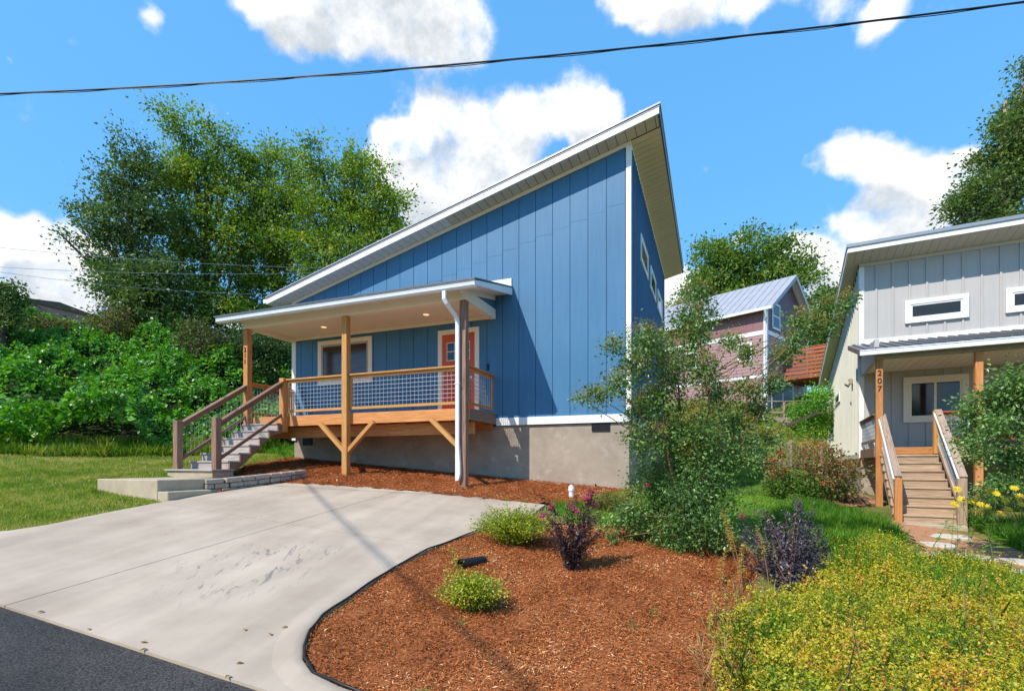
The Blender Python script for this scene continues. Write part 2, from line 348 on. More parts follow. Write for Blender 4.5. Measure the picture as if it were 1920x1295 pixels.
def concrete_drive():
    m, t, b = new_mat('driveway_concrete')
    b.inputs['Roughness'].default_value = 0.8; set_spec(b, 0.25)
    tc = N(t, 'ShaderNodeTexCoord')
    nz = N(t, 'ShaderNodeTexNoise'); nz.inputs['Scale'].default_value = 0.9; nz.inputs['Detail'].default_value = 8; nz.inputs['Roughness'].default_value = 0.62
    lk(t, tc.outputs['Object'], nz.inputs['Vector'])
    cr = N(t, 'ShaderNodeValToRGB'); e = cr.color_ramp.elements
    e[0].position = 0.28; e[0].color = (0.365, 0.285, 0.215, 1); e[1].position = 0.7; e[1].color = (0.515, 0.415, 0.325, 1)
    lk(t, nz.outputs['Fac'], cr.inputs[0])
    # broom / tyre sweeps, long in the way cars drive
    mr0 = N(t, 'ShaderNodeMapping'); mr0.inputs['Rotation'].default_value = (0, 0, R(-10)); lk(t, tc.outputs['Object'], mr0.inputs['Vector'])
    ms = N(t, 'ShaderNodeMapping'); ms.inputs['Scale'].default_value = (3.2, 0.35, 1)
    lk(t, mr0.outputs[0], ms.inputs['Vector'])
    ns = N(t, 'ShaderNodeTexNoise'); ns.inputs['Scale'].default_value = 1.0; ns.inputs['Detail'].default_value = 6; lk(t, ms.outputs[0], ns.inputs['Vector'])
    rs = N(t, 'ShaderNodeMapRange'); rs.inputs['From Min'].default_value = 0.35; rs.inputs['From Max'].default_value = 0.65; rs.inputs['To Min'].default_value = 0.90; rs.inputs['To Max'].default_value = 1.04
    lk(t, ns.outputs['Fac'], rs.inputs['Value'])
    m1 = N(t, 'ShaderNodeMix', data_type='RGBA', blend_type='MULTIPLY'); m1.inputs[0].default_value = 1
    lk(t, cr.outputs[0], m1.inputs[6]); lk(t, rs.outputs[0], m1.inputs[7])
    # dark oily trickles in the middle of the lower slab
    mr1 = N(t, 'ShaderNodeMapping'); mr1.inputs['Rotation'].default_value = (0, 0, R(-33)); lk(t, tc.outputs['Object'], mr1.inputs['Vector'])
    mt = N(t, 'ShaderNodeMapping'); mt.inputs['Scale'].default_value = (15, 3.0, 1)
    lk(t, mr1.outputs[0], mt.inputs['Vector'])
    n3 = N(t, 'ShaderNodeTexNoise'); n3.inputs['Scale'].default_value = 1.0; n3.inputs['Detail'].default_value = 7; n3.inputs['Roughness'].default_value = 0.6; n3.inputs['Distortion'].default_value = 0.9
    lk(t, mt.outputs[0], n3.inputs['Vector'])
    r3 = N(t, 'ShaderNodeMapRange'); r3.inputs['From Min'].default_value = 0.575; r3.inputs['From Max'].default_value = 0.615
    lk(t, n3.outputs['Fac'], r3.inputs['Value'])
    gp = N(t, 'ShaderNodeVectorMath', operation='SUBTRACT'); gp.inputs[1].default_value = (-4.72, 4.15, 0.5)
    lk(t, tc.outputs['Object'], gp.inputs[0])
    gs = N(t, 'ShaderNodeVectorMath', operation='MULTIPLY'); gs.inputs[1].default_value = (1.0, 0.75, 0)
    lk(t, gp.outputs[0], gs.inputs[0])
    gl = N(t, 'ShaderNodeVectorMath', operation='LENGTH'); lk(t, gs.outputs[0], gl.inputs[0])
    gm = N(t, 'ShaderNodeMapRange', interpolation_type='SMOOTHSTEP'); gm.inputs['From Min'].default_value = 1.0; gm.inputs['From Max'].default_value = 0.35; gm.inputs['To Max'].default_value = 0.8
    lk(t, gl.outputs['Value'], gm.inputs['Value'])
    ml = N(t, 'ShaderNodeMath', operation='MULTIPLY'); lk(t, r3.outputs[0], ml.inputs[0]); lk(t, gm.outputs[0], ml.inputs[1])
    m2 = N(t, 'ShaderNodeMix', data_type='RGBA'); m2.inputs[7].default_value = (0.17, 0.16, 0.15, 1)
    lk(t, ml.outputs[0], m2.inputs[0]); lk(t, m1.outputs[2], m2.inputs[6])
    lk(t, m2.outputs[2], b.inputs['Base Color'])
    n4 = N(t, 'ShaderNodeTexNoise'); n4.inputs['Scale'].default_value = 120; lk(t, tc.outputs['Object'], n4.inputs['Vector'])
    bp = N(t, 'ShaderNodeBump'); bp.inputs['Strength'].default_value = 0.15; bp.inputs['Distance'].default_value = 0.004
    lk(t, n4.outputs['Fac'], bp.inputs['Height']); lk(t, bp.outputs[0], b.inputs['Normal'])
    return m
DRIVE = concrete_drive()

def asphalt():
    m, t, b = new_mat('road_asphalt')
    b.inputs['Roughness'].default_value = 0.75; set_spec(b, 0.35)
    tc = N(t, 'ShaderNodeTexCoord')
    n1 = N(t, 'ShaderNodeTexNoise'); n1.inputs['Scale'].default_value = 75; n1.inputs['Detail'].default_value = 4; lk(t, tc.outputs['Object'], n1.inputs['Vector'])
    n2 = N(t, 'ShaderNodeTexNoise'); n2.inputs['Scale'].default_value = 1.3; n2.inputs['Detail'].default_value = 6; lk(t, tc.outputs['Object'], n2.inputs['Vector'])
    cr = N(t, 'ShaderNodeValToRGB'); e = cr.color_ramp.elements
    e[0].position = 0.38; e[0].color = (0.016, 0.0135, 0.0135, 1); e[1].position = 0.75; e[1].color = (0.12, 0.098, 0.092, 1)
    lk(t, n1.outputs['Fac'], cr.inputs[0])
    r2 = N(t, 'ShaderNodeMapRange'); r2.inputs['From Min'].default_value = 0.3; r2.inputs['From Max'].default_value = 0.7; r2.inputs['To Min'].default_value = 0.65; r2.inputs['To Max'].default_value = 1.2
    lk(t, n2.outputs['Fac'], r2.inputs['Value'])
    mm = N(t, 'ShaderNodeMix', data_type='RGBA', blend_type='MULTIPLY'); mm.inputs[0].default_value = 1
    lk(t, cr.outputs[0], mm.inputs[6]); lk(t, r2.outputs[0], mm.inputs[7]); lk(t, mm.outputs[2], b.inputs['Base Color'])
    bp = N(t, 'ShaderNodeBump'); bp.inputs['Strength'].default_value = 0.6; bp.inputs['Distance'].default_value = 0.006
    lk(t, n1.outputs['Fac'], bp.inputs['Height']); lk(t, bp.outputs[0], b.inputs['Normal'])
    return m
ASPH = asphalt()
MULCH = M('mulch_base', (0.15, 0.047, 0.018), 0.95, 0.1, 0.0, 22, 1.0, 70, rgb2=(0.42, 0.14, 0.048))
CHIP = leafmat('mulch_chips', [(0, (0.14, 0.042, 0.016)), (0.35, (0.36, 0.112, 0.034)), (0.75, (0.58, 0.205, 0.064)), (0.93, (0.68, 0.33, 0.13)), (1, (0.84, 0.6, 0.34))], 0.85, 0, 0.15)

# ================================================================== mesh helpers
class MB:
    def __init__(s):
        s.v, s.f, s.uv = [], [], []
    def obox(s, c, ax, ay, az):
        c = np.array(c, float); ax, ay, az = (np.array(k, float) for k in (ax, ay, az))
        o = len(s.v)
        for i in (-1, 1):
            for j in (-1, 1):
                for k in (-1, 1):
                    s.v.append(c + i * ax + j * ay + k * az)
        L = [2 * np.linalg.norm(k) for k in (ax, ay, az)]
        co = np.array([(i * L[0] / 2, j * L[1] / 2, k * L[2] / 2) for i in (-1, 1) for j in (-1, 1) for k in (-1, 1)])
        la = int(np.argmax(L)); oth = [a for a in range(3) if a != la]
        off = np.array((random.random() * 20, random.random() * 20))
        for q in ((0, 1, 3, 2), (4, 6, 7, 5), (0, 4, 5, 1), (2, 3, 7, 6), (0, 2, 6, 4), (1, 5, 7, 3)):
            s.f.append([o + i for i in q])
            pc = co[list(q)]
            sp = np.ptp(pc, axis=0)
            a2 = oth[0] if sp[oth[0]] > sp[oth[1]] else oth[1]
            if sp[la] < 1e-6:
                s.uv.append([(pc[i][oth[0]] * 0.2 + off[0], pc[i][oth[1]] + off[1]) for i in range(4)])
            else:
                s.uv.append([(pc[i][la] + off[0], pc[i][a2] + off[1]) for i in range(4)])
        return s
    def box(s, x0, x1, y0, y1, z0, z1):
        return s.obox(((x0 + x1) / 2, (y0 + y1) / 2, (z0 + z1) / 2), ((x1 - x0) / 2, 0, 0), (0, (y1 - y0) / 2, 0), (0, 0, (z1 - z0) / 2))
    def beam(s, p0, p1, w, h, up=(0, 0, 1)):
        p0, p1 = np.array(p0, float), np.array(p1, float)
        d = p1 - p0; L = np.linalg.norm(d); d = d / L
        sd = np.cross(d, np.array(up, float)); sd /= np.linalg.norm(sd); u2 = np.cross(sd, d)
        return s.obox((p0 + p1) / 2, d * L / 2, sd * w / 2, u2 * h / 2)
    def prism(s, poly, axis, c0, c1):
        """polygon in the plane across `axis` (0: y,z  1: x,z  2: x,y), pushed from c0 to c1"""
        n = len(poly); o = len(s.v)
        def mk(p, c):
            return {0: (c, p[0], p[1]), 1: (p[0], c, p[1]), 2: (p[0], p[1], c)}[axis]
        for c in (c0, c1):
            for p in poly:
                s.v.append(np.array(mk(p, c), float))
        off = (random.random() * 20, random.random() * 20)
        s.f.append([o + i for i in range(n)]); s.uv.append([(p[0] + off[0], p[1] + off[1]) for p in poly])
        s.f.append([o + n + i for i in range(n)][::-1]); s.uv.append([(p[0] + off[0], p[1] + off[1]) for p in poly][::-1])
        for i in range(n):
            j = (i + 1) % n
            s.f.append([o + i, o + n + i, o + n + j, o + j])
            L = math.dist(poly[i], poly[j])
            s.uv.append([(off[0], off[1]), (off[0], off[1] + abs(c1 - c0)), (off[0] + L, off[1] + abs(c1 - c0)), (off[0] + L, off[1])])
        return s
    def tube(s, pts, rad, n=6, cap=True):
        pts = [np.array(p, float) for p in pts]
        if np.isscalar(rad):
            rad = [rad] * len(pts)
        o = len(s.v)
        ref = np.array((0.31, 0.77, 0.55))
        for i, p in enumerate(pts):
            d = pts[min(i + 1, len(pts) - 1)] - pts[max(i - 1, 0)]
            d = d / (np.linalg.norm(d) + 1e-9)
            a = np.cross(d, ref); a /= np.linalg.norm(a) + 1e-9; b = np.cross(d, a)
            for k in range(n):
                t = 2 * math.pi * k / n
                s.v.append(p + rad[i] * (math.cos(t) * a + math.sin(t) * b))
        for i in range(len(pts) - 1):
            for k in range(n):
                k2 = (k + 1) % n
                s.f.append([o + i * n + k, o + i * n + k2, o + (i + 1) * n + k2, o + (i + 1) * n + k])
                s.uv.append([(i * 0.3, k / n), (i * 0.3, (k + 1) / n), (i * 0.3 + 0.3, (k + 1) / n), (i * 0.3 + 0.3, k / n)])
        if cap:
            m = len(pts) - 1
            s.f.append([o + k for k in range(n)]); s.uv.append([(0, 0)] * n)
            s.f.append([o + m * n + k for k in range(n)][::-1]); s.uv.append([(0, 0)] * n)
        return s
    def cyl(s, p0, p1, r0, r1=None, n=12):
        return s.tube([p0, p1], [r0, r0 if r1 is None else r1], n)
    def poly(s, pts):
        o = len(s.v); s.v += [np.array(p, float) for p in pts]; s.f.append(list(range(o, o + len(pts)))); s.uv.append([(p[0], p[1]) for p in pts])
        return s
    def mesh(s, name, mat, origin=(0, 0, 0)):
        me = bpy.data.meshes.new(name)
        o = np.array(origin, float)
        me.from_pydata([tuple(v - o) for v in s.v], [], s.f)
        ul = me.uv_layers.new(name='UVMap')
        flat = np.array([c for f in s.uv for p in f for c in p], dtype=np.float32)
        if len(flat) == len(me.loops) * 2:
            ul.data.foreach_set('uv', flat)
        me.materials.append(mat)
        me.update()
        # consistent outward faces
        import bmesh
        bm = bmesh.new(); bm.from_mesh(me); bmesh.ops.recalc_face_normals(bm, faces=bm.faces); bm.to_mesh(me); bm.free()
        return me

def put(name, me, parent=None, kind=None, label=None, bevel=0.0, smooth=False):
    o = bpy.data.objects.new(name, me); C.objects.link(o)
    if parent is not None:
        o.parent = parent
    if kind:
        o['kind'] = kind
    if label:
        o['label'] = label
    if bevel:
        b = o.modifiers.new('bevel', 'BEVEL'); b.width = bevel; b.segments = 1; b.limit_method = 'ANGLE'
    if smooth:
        me.polygons.foreach_set('use_smooth', [True] * len(me.polygons))
    return o

class Thing:
    """an Empty at the base of one thing; parts are given in the coordinates of `frame` (a turn about z)"""
    def __init__(s, name, label, cat, base, yaw=0.0, group=None):
        s.b = np.array(base, float); s.yaw = yaw
        e = bpy.data.objects.new(name, None); C.objects.link(e)
        e.empty_display_size = 0.3
        c, n = math.cos(yaw), math.sin(yaw)
        e.location = (c * base[0] - n * base[1], n * base[0] + c * base[1], base[2])
        e.rotation_euler = (0, 0, yaw)
        e['label'] = label; e['category'] = cat
        if group:
            e['group'] = group
        s.o = e
    def part(s, name, mb, mat, parent=None, **kw):
        return put(name, mb.mesh(name, mat, s.b), parent or s.o, **kw)
    def text(s, name, body, pos, size, mat, parent, rot=(R(90), 0, 0)):
        cu = bpy.data.curves.new(name, 'FONT'); cu.body = body; cu.size = size; cu.extrude = 0.006; cu.align_x = 'CENTER'; cu.align_y = 'CENTER'
        tmp = bpy.data.objects.new(name, cu); C.objects.link(tmp)
        me = bpy.data.meshes.new_from_object(tmp.evaluated_get(bpy.context.evaluated_depsgraph_get()))
        bpy.data.objects.remove(tmp); bpy.data.curves.remove(cu)
        me.name = name; me.materials.clear(); me.materials.append(mat)
        o = put(name, me, parent)
        o.location = tuple(np.array(pos, float) - s.b); o.rotation_euler = rot
        return o

def tag(o, label, cat, group=None):
    o['label'] = label; o['category'] = cat
    if group:
        o['group'] = group
    return o

def solo(name, mb, mat, label, cat, group=None, origin=None, **kw):
    """a thing that is one mesh, its origin at its base"""
    v = np.array(mb.v)
    o = np.array(origin, float) if origin is not None else np.array((v[:, 0].mean(), v[:, 1].mean(), v[:, 2].min()))
    ob = put(name, mb.mesh(name, mat, o), None, **kw)
    ob.location = tuple(o)
    return tag(ob, label, cat, group)

# leaf clouds ------------------------------------------------------------------
def unit(a):
    return a / (np.linalg.norm(a, axis=1, keepdims=True) + 1e-9)

def leaf_mesh(name, P, D, Nn, L, Wd, T, mat, origin=(0, 0, 0), fold=0.12):
    """one folded four-point leaf (or blade, or chip) per row, with a colour value of its own"""
    n = len(P)
    D = unit(D); S = unit(np.cross(D, Nn)); Nn = np.cross(S, D)
    L = np.broadcast_to(np.asarray(L, float), (n,))[:, None]; Wd = np.broadcast_to(np.asarray(Wd, float), (n,))[:, None]
    V = np.empty((n, 4, 3), np.float32)
    V[:, 0] = P
    V[:, 1] = P + D * L * 0.45 + S * Wd * 0.5 + Nn * Wd * fold
    V[:, 2] = P + D * L - Nn * L * 0.08
    V[:, 3] = P + D * L * 0.45 - S * Wd * 0.5 + Nn * Wd * fold
    V -= np.array(origin, np.float32)
    me = bpy.data.meshes.new(name)
    me.vertices.add(n * 4); me.vertices.foreach_set('co', V.reshape(-1))
    base = (np.arange(n) * 4)[:, None]
    idx = (base + np.array([[0, 1, 2, 0, 2, 3]])).reshape(-1).astype(np.int32)
    me.loops.add(n * 6); me.loops.foreach_set('vertex_index', idx)
    me.polygons.add(n * 2); me.polygons.foreach_set('loop_start', (np.arange(n * 2) * 3).astype(np.int32)); me.polygons.foreach_set('loop_total', np.full(n * 2, 3, np.int32))
    a = me.attributes.new('tint', 'FLOAT', 'POINT')
    a.data.foreach_set('value', np.repeat(np.clip(np.broadcast_to(T, (n,)), 0, 1), 4).astype(np.float32))
    me.materials.append(mat)
    me.update(calc_edges=True)
    return me

def rand_dirs(n):
    return unit(rng.normal(size=(n, 3)))

def vnoise(P, scale, seed=0):
    """cheap smooth value noise, about -1..1"""
    r = np.random.default_rng(seed + 1000)
    out = np.zeros(len(P))
    for k in range(6):
        d = r.normal(size=3); d /= np.linalg.norm(d)
        w = r.uniform(0.6, 1.7)
        out += np.sin(P @ d * w / scale * 2 * math.pi + r.uniform(0, 6.28))
    return out / 3.0

def in_poly(x, y, poly):
    inside = np.zeros(len(x), bool)
    n = len(poly)
    for i in range(n):
        x0, y0 = poly[i]; x1, y1 = poly[(i + 1) % n]
        c = ((y0 > y) != (y1 > y)) & (x < (x1 - x0) * (y - y0) / ((y1 - y0) + 1e-12) + x0)
        inside ^= c
    return inside

def scatter(poly, n):
    p = np.array(poly); lo, hi = p.min(0), p.max(0)
    out = np.zeros((0, 2))
    while len(out) < n:
        q = rng.uniform(lo, hi, size=(n, 2)); q = q[in_poly(q[:, 0], q[:, 1], poly)]
        out = np.vstack((out, q))
    return out[:n]

# ================================================================== the land
def plane_z(u, v):
    return -0.0676 - 0.078 * np.clip(u, -45, 45) + 0.117 * np.maximum(v - 2.48, 0)

CP = []
for u in (-14, -11, -8, -5, -2.2, 0):
    for v in (2.48, 5, 8, 10.95):
        CP.append((u, v, plane_z(u, v)))
for u in (-45, -32, -22, 4, 9, 16, 26, 40):
    CP.append((u, 2.48, plane_z(u, 2.48))); CP.append((u, -8, plane_z(u, 0)))
CP += [(-1.65, 10.95, 1.06), (2.2, 4.7, 0.0), (3.6, 8.8, 0.14), (3.7, 11.25, 0.2), (4.5, 13.4, 0.30), (2.7, 13.9, 0.5), (4.0, 15.8, 0.58), (4.3, 18.4, 0.72), (7, 9, 0.0), (9, 14, 0.25), (9, 18, 0.5),
       (1.2, 11.5, 0.72), (0.5, 13, 0.85), (0.9, 15.3, 0.93), (1.1, 18.7, 1.42), (2.4, 23.5, 2.15), (-1.5, 19.3, 1.9), (3.2, 28.5, 3.6), (5.5, 30.5, 1.75), (6.2, 33.5, 2.4), (4.6, 24, 1.25), (3.1, 34.6, 5.0), (6.5, 37, 5.0), (-1, 28, 3.6), (-6, 34, 5.0), (12, 34, 4), (15, 22, 1.2),
       (-16.0, 6.5, 1.75), (-17.5, 8.2, 2.1), (-14.3, 12.5, 2.3), (-13.2, 15, 2.5), (-13.2, 20, 3.0), (-11, 20, 2.7),
       (-20, 10.5, 4.0), (-17, 14, 4.0), (-26.7, 13, 7.0), (-24.4, 16.2, 6.9), (-19.6, 18, 5.9), (-16, 24, 5.8), (-26, 6.5, 4.2), (-30, 5, 3.4),
       (-35, 25, 8.5), (-25, 35, 8.5), (-12, 42, 7.5), (10, 50, 7.5), (25, 42, 6), (35, 20, 2), (-45, 12, 7.5), (-55, 40, 9), (45, 50, 6)]
CP = np.array(CP)
def _k(r2):
    return np.where(r2 > 0, 0.5 * r2 * np.log(np.maximum(r2, 1e-12)), 0)
_n = len(CP)
_d2 = ((CP[:, None, :2] - CP[None, :, :2]) ** 2).sum(-1)
_A = np.zeros((_n + 3, _n + 3)); _A[:_n, :_n] = _k(_d2) + np.eye(_n) * 0.4
_A[:_n, _n] = 1; _A[:_n, _n + 1:] = CP[:, :2]; _A[_n, :_n] = 1; _A[_n + 1:, :_n] = CP[:, :2].T
_w = np.linalg.solve(_A, np.concatenate((CP[:, 2], np.zeros(3))))
def sstep(a, b, x):
    t = np.clip((x - a) / (b - a), 0, 1); return t * t * (3 - 2 * t)
def H(u, v):
    """height of the ground"""
    u = np.atleast_1d(np.asarray(u, float)); v = np.atleast_1d(np.asarray(v, float))
    uc, vc = np.clip(u, -60, 50), np.clip(v, -12, 60)
    z = np.empty(len(u))
    for i in range(0, len(u), 40000):
        j = slice(i, i + 40000)
        d2 = (uc[j, None] - CP[None, :, 0]) ** 2 + (vc[j, None] - CP[None, :, 1]) ** 2
        z[j] = _k(d2) @ _w[:_n] + _w[_n] + _w[_n + 1] * uc[j] + _w[_n + 2] * vc[j]
    lot = sstep(-14, -12.3, u) * (1 - sstep(-0.4, 1.2, u)) * (1 - sstep(10.2, 12.0, v))
    road = (1 - sstep(2.5, 3.6, v)) * sstep(-9, -7, v)
    w = np.maximum(lot, road)
    return z * (1 - w) + plane_z(u, v) * w
def h1(u, v):
    return float(H(u, v)[0])

def axis(pts):
    out = []
    for a, b, st in pts:
        out += list(np.arange(a, b, st))
    out.append(pts[-1][1])
    return np.array(out)
gx = axis([(-400, -80, 40), (-80, -34, 3), (-34, 16, 0.4), (16, 50, 2), (50, 400, 35)])
gy = axis([(-300, -20, 35), (-20, -4, 2), (-4, 40, 0.4), (40, 70, 2), (70, 500, 43)])
GX, GY = np.meshgrid(gx, gy)
gz = H(GX.ravel(), GY.ravel())
me = bpy.data.meshes.new('ground')
nx, ny = len(gx), len(gy)
ii = np.arange(nx * ny).reshape(ny, nx)
quads = np.stack((ii[:-1, :-1], ii[:-1, 1:], ii[1:, 1:], ii[1:, :-1]), -1).reshape(-1, 4)
me.from_pydata(np.stack((GX.ravel(), GY.ravel(), gz), -1).tolist(), [], quads.tolist())
me.materials.append(SOIL)
me.polygons.foreach_set('use_smooth', [True] * len(me.polygons))
ground = put('ground', me, kind='structure')

def sheet(name, poly, step, off, mat, kind='structure', crown=0.0):
    """a sheet laid on the ground inside a polygon"""
    p = np.array(poly); lo, hi = p.min(0), p.max(0)
    xs = np.arange(lo[0] - step, hi[0] + 2 * step, step); ys = np.arange(lo[1] - step, hi[1] + 2 * step, step)
    X, Y = np.meshgrid(xs, ys)
    cx, cy = (X[:-1, :-1] + step / 2).ravel(), (Y[:-1, :-1] + step / 2).ravel()
    keep = in_poly(cx, cy, poly)
    z = H(X.ravel(), Y.ravel()) + off
    if crown:
        q = np.stack((X.ravel(), Y.ravel(), 0 * z), -1)
        z = z + crown * (vnoise(q, 0.55, 3) * 0.5 + vnoise(q, 0.2, 4) * 0.25)
    i2 = np.arange(X.size).reshape(X.shape)
    qd = np.stack((i2[:-1, :-1], i2[:-1, 1:], i2[1:, 1:], i2[1:, :-1]), -1).reshape(-1, 4)[keep]
    used = np.unique(qd); remap = -np.ones(X.size, int); remap[used] = np.arange(len(used))
    V = np.stack((X.ravel(), Y.ravel(), z), -1)[used]
    m = bpy.data.meshes.new(name); m.from_pydata(V.tolist(), [], remap[qd].tolist()); m.materials.append(mat)
    m.polygons.foreach_set('use_smooth', [True] * len(m.polygons))
    return put(name, m, kind=kind)

# road: a strip up and down the street, its far edge where the driveway starts
mb = MB()
us_ = np.arange(-46, 42, 2.0)
m = bpy.data.meshes.new('road')
vv, ff = [], []
for i, u in enumerate(us_):
    for v in (-4.2, -1.0, 2.47):
        vv.append((u, v, float(plane_z(u, 0)) + (0.012 if v > 2 else 0.012 + 0.03 * (1 - abs(v + 1) / 3.4))))
for i in range(len(us_) - 1):
    for j in range(2):
        a = i * 3 + j; ff.append((a, a + 3, a + 4, a + 1))
m.from_pydata(vv, [], ff); m.materials.append(ASPH)
put('road', m, kind='structure')

# driveway ------------------------------------------------------------------
BED = [(-2.80, 8.72), (-2.77, 7.99), (-3.06, 6.89), (-3.22, 6.02), (-3.31, 5.48), (-3.31, 4.78), (-3.25, 4.22), (-3.20, 3.78), (-3.15, 3.46), (-3.05, 3.21), (-2.92, 3.02), (-2.77, 2.86), (-2.58, 2.75), (-2.3, 2.70), (-1.9, 2.68), (-1.2, 2.66), (0.2, 2.65)]
DRV = [(0.2, 2.48)] + BED[::-1] + [(-4.09, 8.72), (-5.49, 8.69), (-6.88, 8.47), (-8.2, 8.13), (-8.42, 7.3), (-8.53, 6.5), (-8.57, 5.6), (-8.56, 5.0), (-8.52, 4.5), (-8.48, 4.1), (-8.55, 3.75), (-8.9, 3.25), (-9.4, 2.85), (-9.9, 2.48)]
def clip(poly, ax, c, keep_less):
    out = []
    for i in range(len(poly)):
        a, b = poly[i], poly[(i + 1) % len(poly)]
        ia = (a[ax] <= c) == keep_less; ib = (b[ax] <= c) == keep_less
        if ia:
            out.append(a)
        if ia != ib:
            t = (c - a[ax]) / (b[ax] - a[ax]); out.append((a[0] + t * (b[0] - a[0]), a[1] + t * (b[1] - a[1])))
    return out
DZ = 0.03
def slab_mesh(poly):
    o = MB()
    top = [(x, y, float(plane_z(x, y)) + DZ) for x, y in poly]; bot = [(x, y, z - 0.12) for x, y, z in top]
    n = len(poly); o.v = [np.array(p) for p in top + bot]
    o.f = [list(range(n))] + [[i, (i + 1) % n, n + (i + 1) % n, n + i] for i in range(n)]
    o.uv = [[(0, 0)] * len(f) for f in o.f]
    return o
drive = None
for lo_u, hi_u in ((-99, -5.756), (-5.744, 99)):
    for lo_v, hi_v in ((-99, 5.644), (5.656, 99)):
        q = clip(clip(clip(clip(DRV, 0, hi_u, True), 0, lo_u, False), 1, hi_v, True), 1, lo_v, False)
        if drive is None:
            drive = put('driveway', slab_mesh(q).mesh('driveway', DRIVE), kind='structure')
        else:
            put('slab', slab_mesh(q).mesh('slab', DRIVE), drive)
# raised rolled kerb round the corner of the planting bed
mb = MB()
kp = [(x, y) for x, y in BED if y < 4.9]
prof = [(0.0, 0.003), (-0.02, 0.014), (-0.10, 0.018), (-0.20, 0.009), (-0.28, 0.001)]
rows = []
for i, (x, y) in enumerate(kp):
    a = np.array(kp[max(i - 1, 0)]); b = np.array(kp[min(i + 1, len(kp) - 1)]); d = b - a; d = d / np.linalg.norm(d)
    nrm_ = np.array((-d[1], d[0]))
    if nrm_ @ (np.array((-5, 2.0)) - np.array((x, y))) < 0:
        nrm_ = -nrm_
    g = sstep(4.9, 3.6, y)
    rows.append([(x - nrm_[0] * o * min(1, 0.75), max(y - nrm_[1] * o * 0.75, 2.482), float(plane_z(x - nrm_[0] * o, y - nrm_[1] * o)) + DZ + h_ * g + 0.001) for o, h_ in prof])
k = len(prof)
for r_ in rows:
    mb.v += [np.array(p) for p in r_]
for i in range(len(rows) - 1):
    for j in range(k - 1):
        mb.f.append([i * k + j, i * k + j + 1, (i + 1) * k + j + 1, (i + 1) * k + j]); mb.uv.append([(0, 0)] * 4)
put('kerb', mb.mesh('kerb', DRIVE), kind='structure', smooth=True)
mb = MB()
mb.beam((-12.4, 2.42, h1(-12.4, 2.4) + 0.06), (-9.55, 2.42, h1(-9.5, 2.4) + 0.06), 0.16, 0.14)
mb.beam((-30, 2.42, h1(-30, 2.4) + 0.06), (-12.41, 2.42, h1(-12.4, 2.4) + 0.06), 0.16, 0.14)
put('kerb', mb.mesh('kerb', CONC), kind='structure', bevel=0.02)

# mulch ------------------------------------------------------------------
FRONT_BED = [(x + 0.03, y) for x, y in BED[1:]] + [(0.9, 2.65), (0.35, 4.0), (0.3, 5.2), (0.45, 6.2), (0.6, 7.0), (0.3, 8.0), (-0.4, 8.4), (-1.4, 7.9), (-2.0, 7.55), (-2.6, 7.7)]
HOUSE_BED = [(-2.2, 8.9), (-4.0, 8.62), (-5.5, 8.58), (-6.9, 8.36), (-8.3, 8.0), (-8.5, 7.2), (-8.55, 6.75), (-9.2, 6.9), (-9.7, 7.3), (-9.75, 8.2), (-10.9, 9.3), (-11.0, 11.0), (-1.62, 11.0), (-1.9, 10.3), (-2.05, 9.5)]
sheet('mulch_bed', FRONT_BED, 0.06, 0.012, MULCH, crown=0.02)
sheet('mulch_bed', HOUSE_BED, 0.08, 0.035, MULCH, crown=0.04)

def chips(poly, n, off, sc=1.0):
    q = scatter(poly, n)
    z = H(q[:, 0], q[:, 1]) + off + rng.uniform(-0.004, 0.022, n)
    P = np.column_stack((q, z))
    ang = rng.uniform(0, 2 * math.pi, n)
    D = np.column_stack((np.cos(ang), np.sin(ang), rng.normal(0, 0.28, n)))
    Nn = np.column_stack((rng.normal(0, 0.35, (n, 2)), np.ones(n)))
    big = rng.random(n) < 0.03
    L = rng.uniform(0.012, 0.05, n) * sc * np.where(big, 1.7, 1); Wd = rng.uniform(0.003, 0.009, n) * sc * np.where(big, 1.8, 1)
    T = np.clip(rng.normal(0.48, 0.2, n) + 0.17 * vnoise(P, 0.55, 9) + 0.12 * vnoise(P, 1.6, 10) + np.where(rng.random(n) < 0.03, 0.4, 0), 0, 1)
    return leaf_mesh('mulch_chips', P, D, Nn, L, Wd, T, CHIP, fold=0.25)
put('mulch_chips', chips(FRONT_BED, 125000, 0.014), kind='stuff')
put('mulch_chips', chips(HOUSE_BED, 60000, 0.045, 1.25), kind='stuff')

# black plastic edging between driveway and bed
mb = MB()
ep = BED[2:-2]
pts = []
for i in range(len(ep) - 1):
    a, b = np.array(ep[i]), np.array(ep[i + 1])
    for t in np.linspace(0, 1, 4, endpoint=False):
        pts.append(a + t * (b - a))
mb.tube([(p[0] + 0.015, p[1] + 0.004, float(plane_z(*p)) + DZ + 0.016 + 0.006 * math.sin(i * 0.9)) for i, p in enumerate(pts)], 0.0105, 7)
solo('bed_edging', mb, BLACK, 'black plastic edging strip bent round the mulch bed beside the driveway', 'garden edging', smooth=True)

# ================================================================== the blue house
VF = 10.954                       # front wall plane
def zs(u):                        # underside of the roof
    return 8.53 + 0.2494 * (u + 1.6)
VR = 19.33
UL, UR = -10.96, -1.61
house = Thing('blue_house', 'blue board siding house with a steep single-slope roof and wooden front porch', 'house', (-6.3, 15, 1.2))

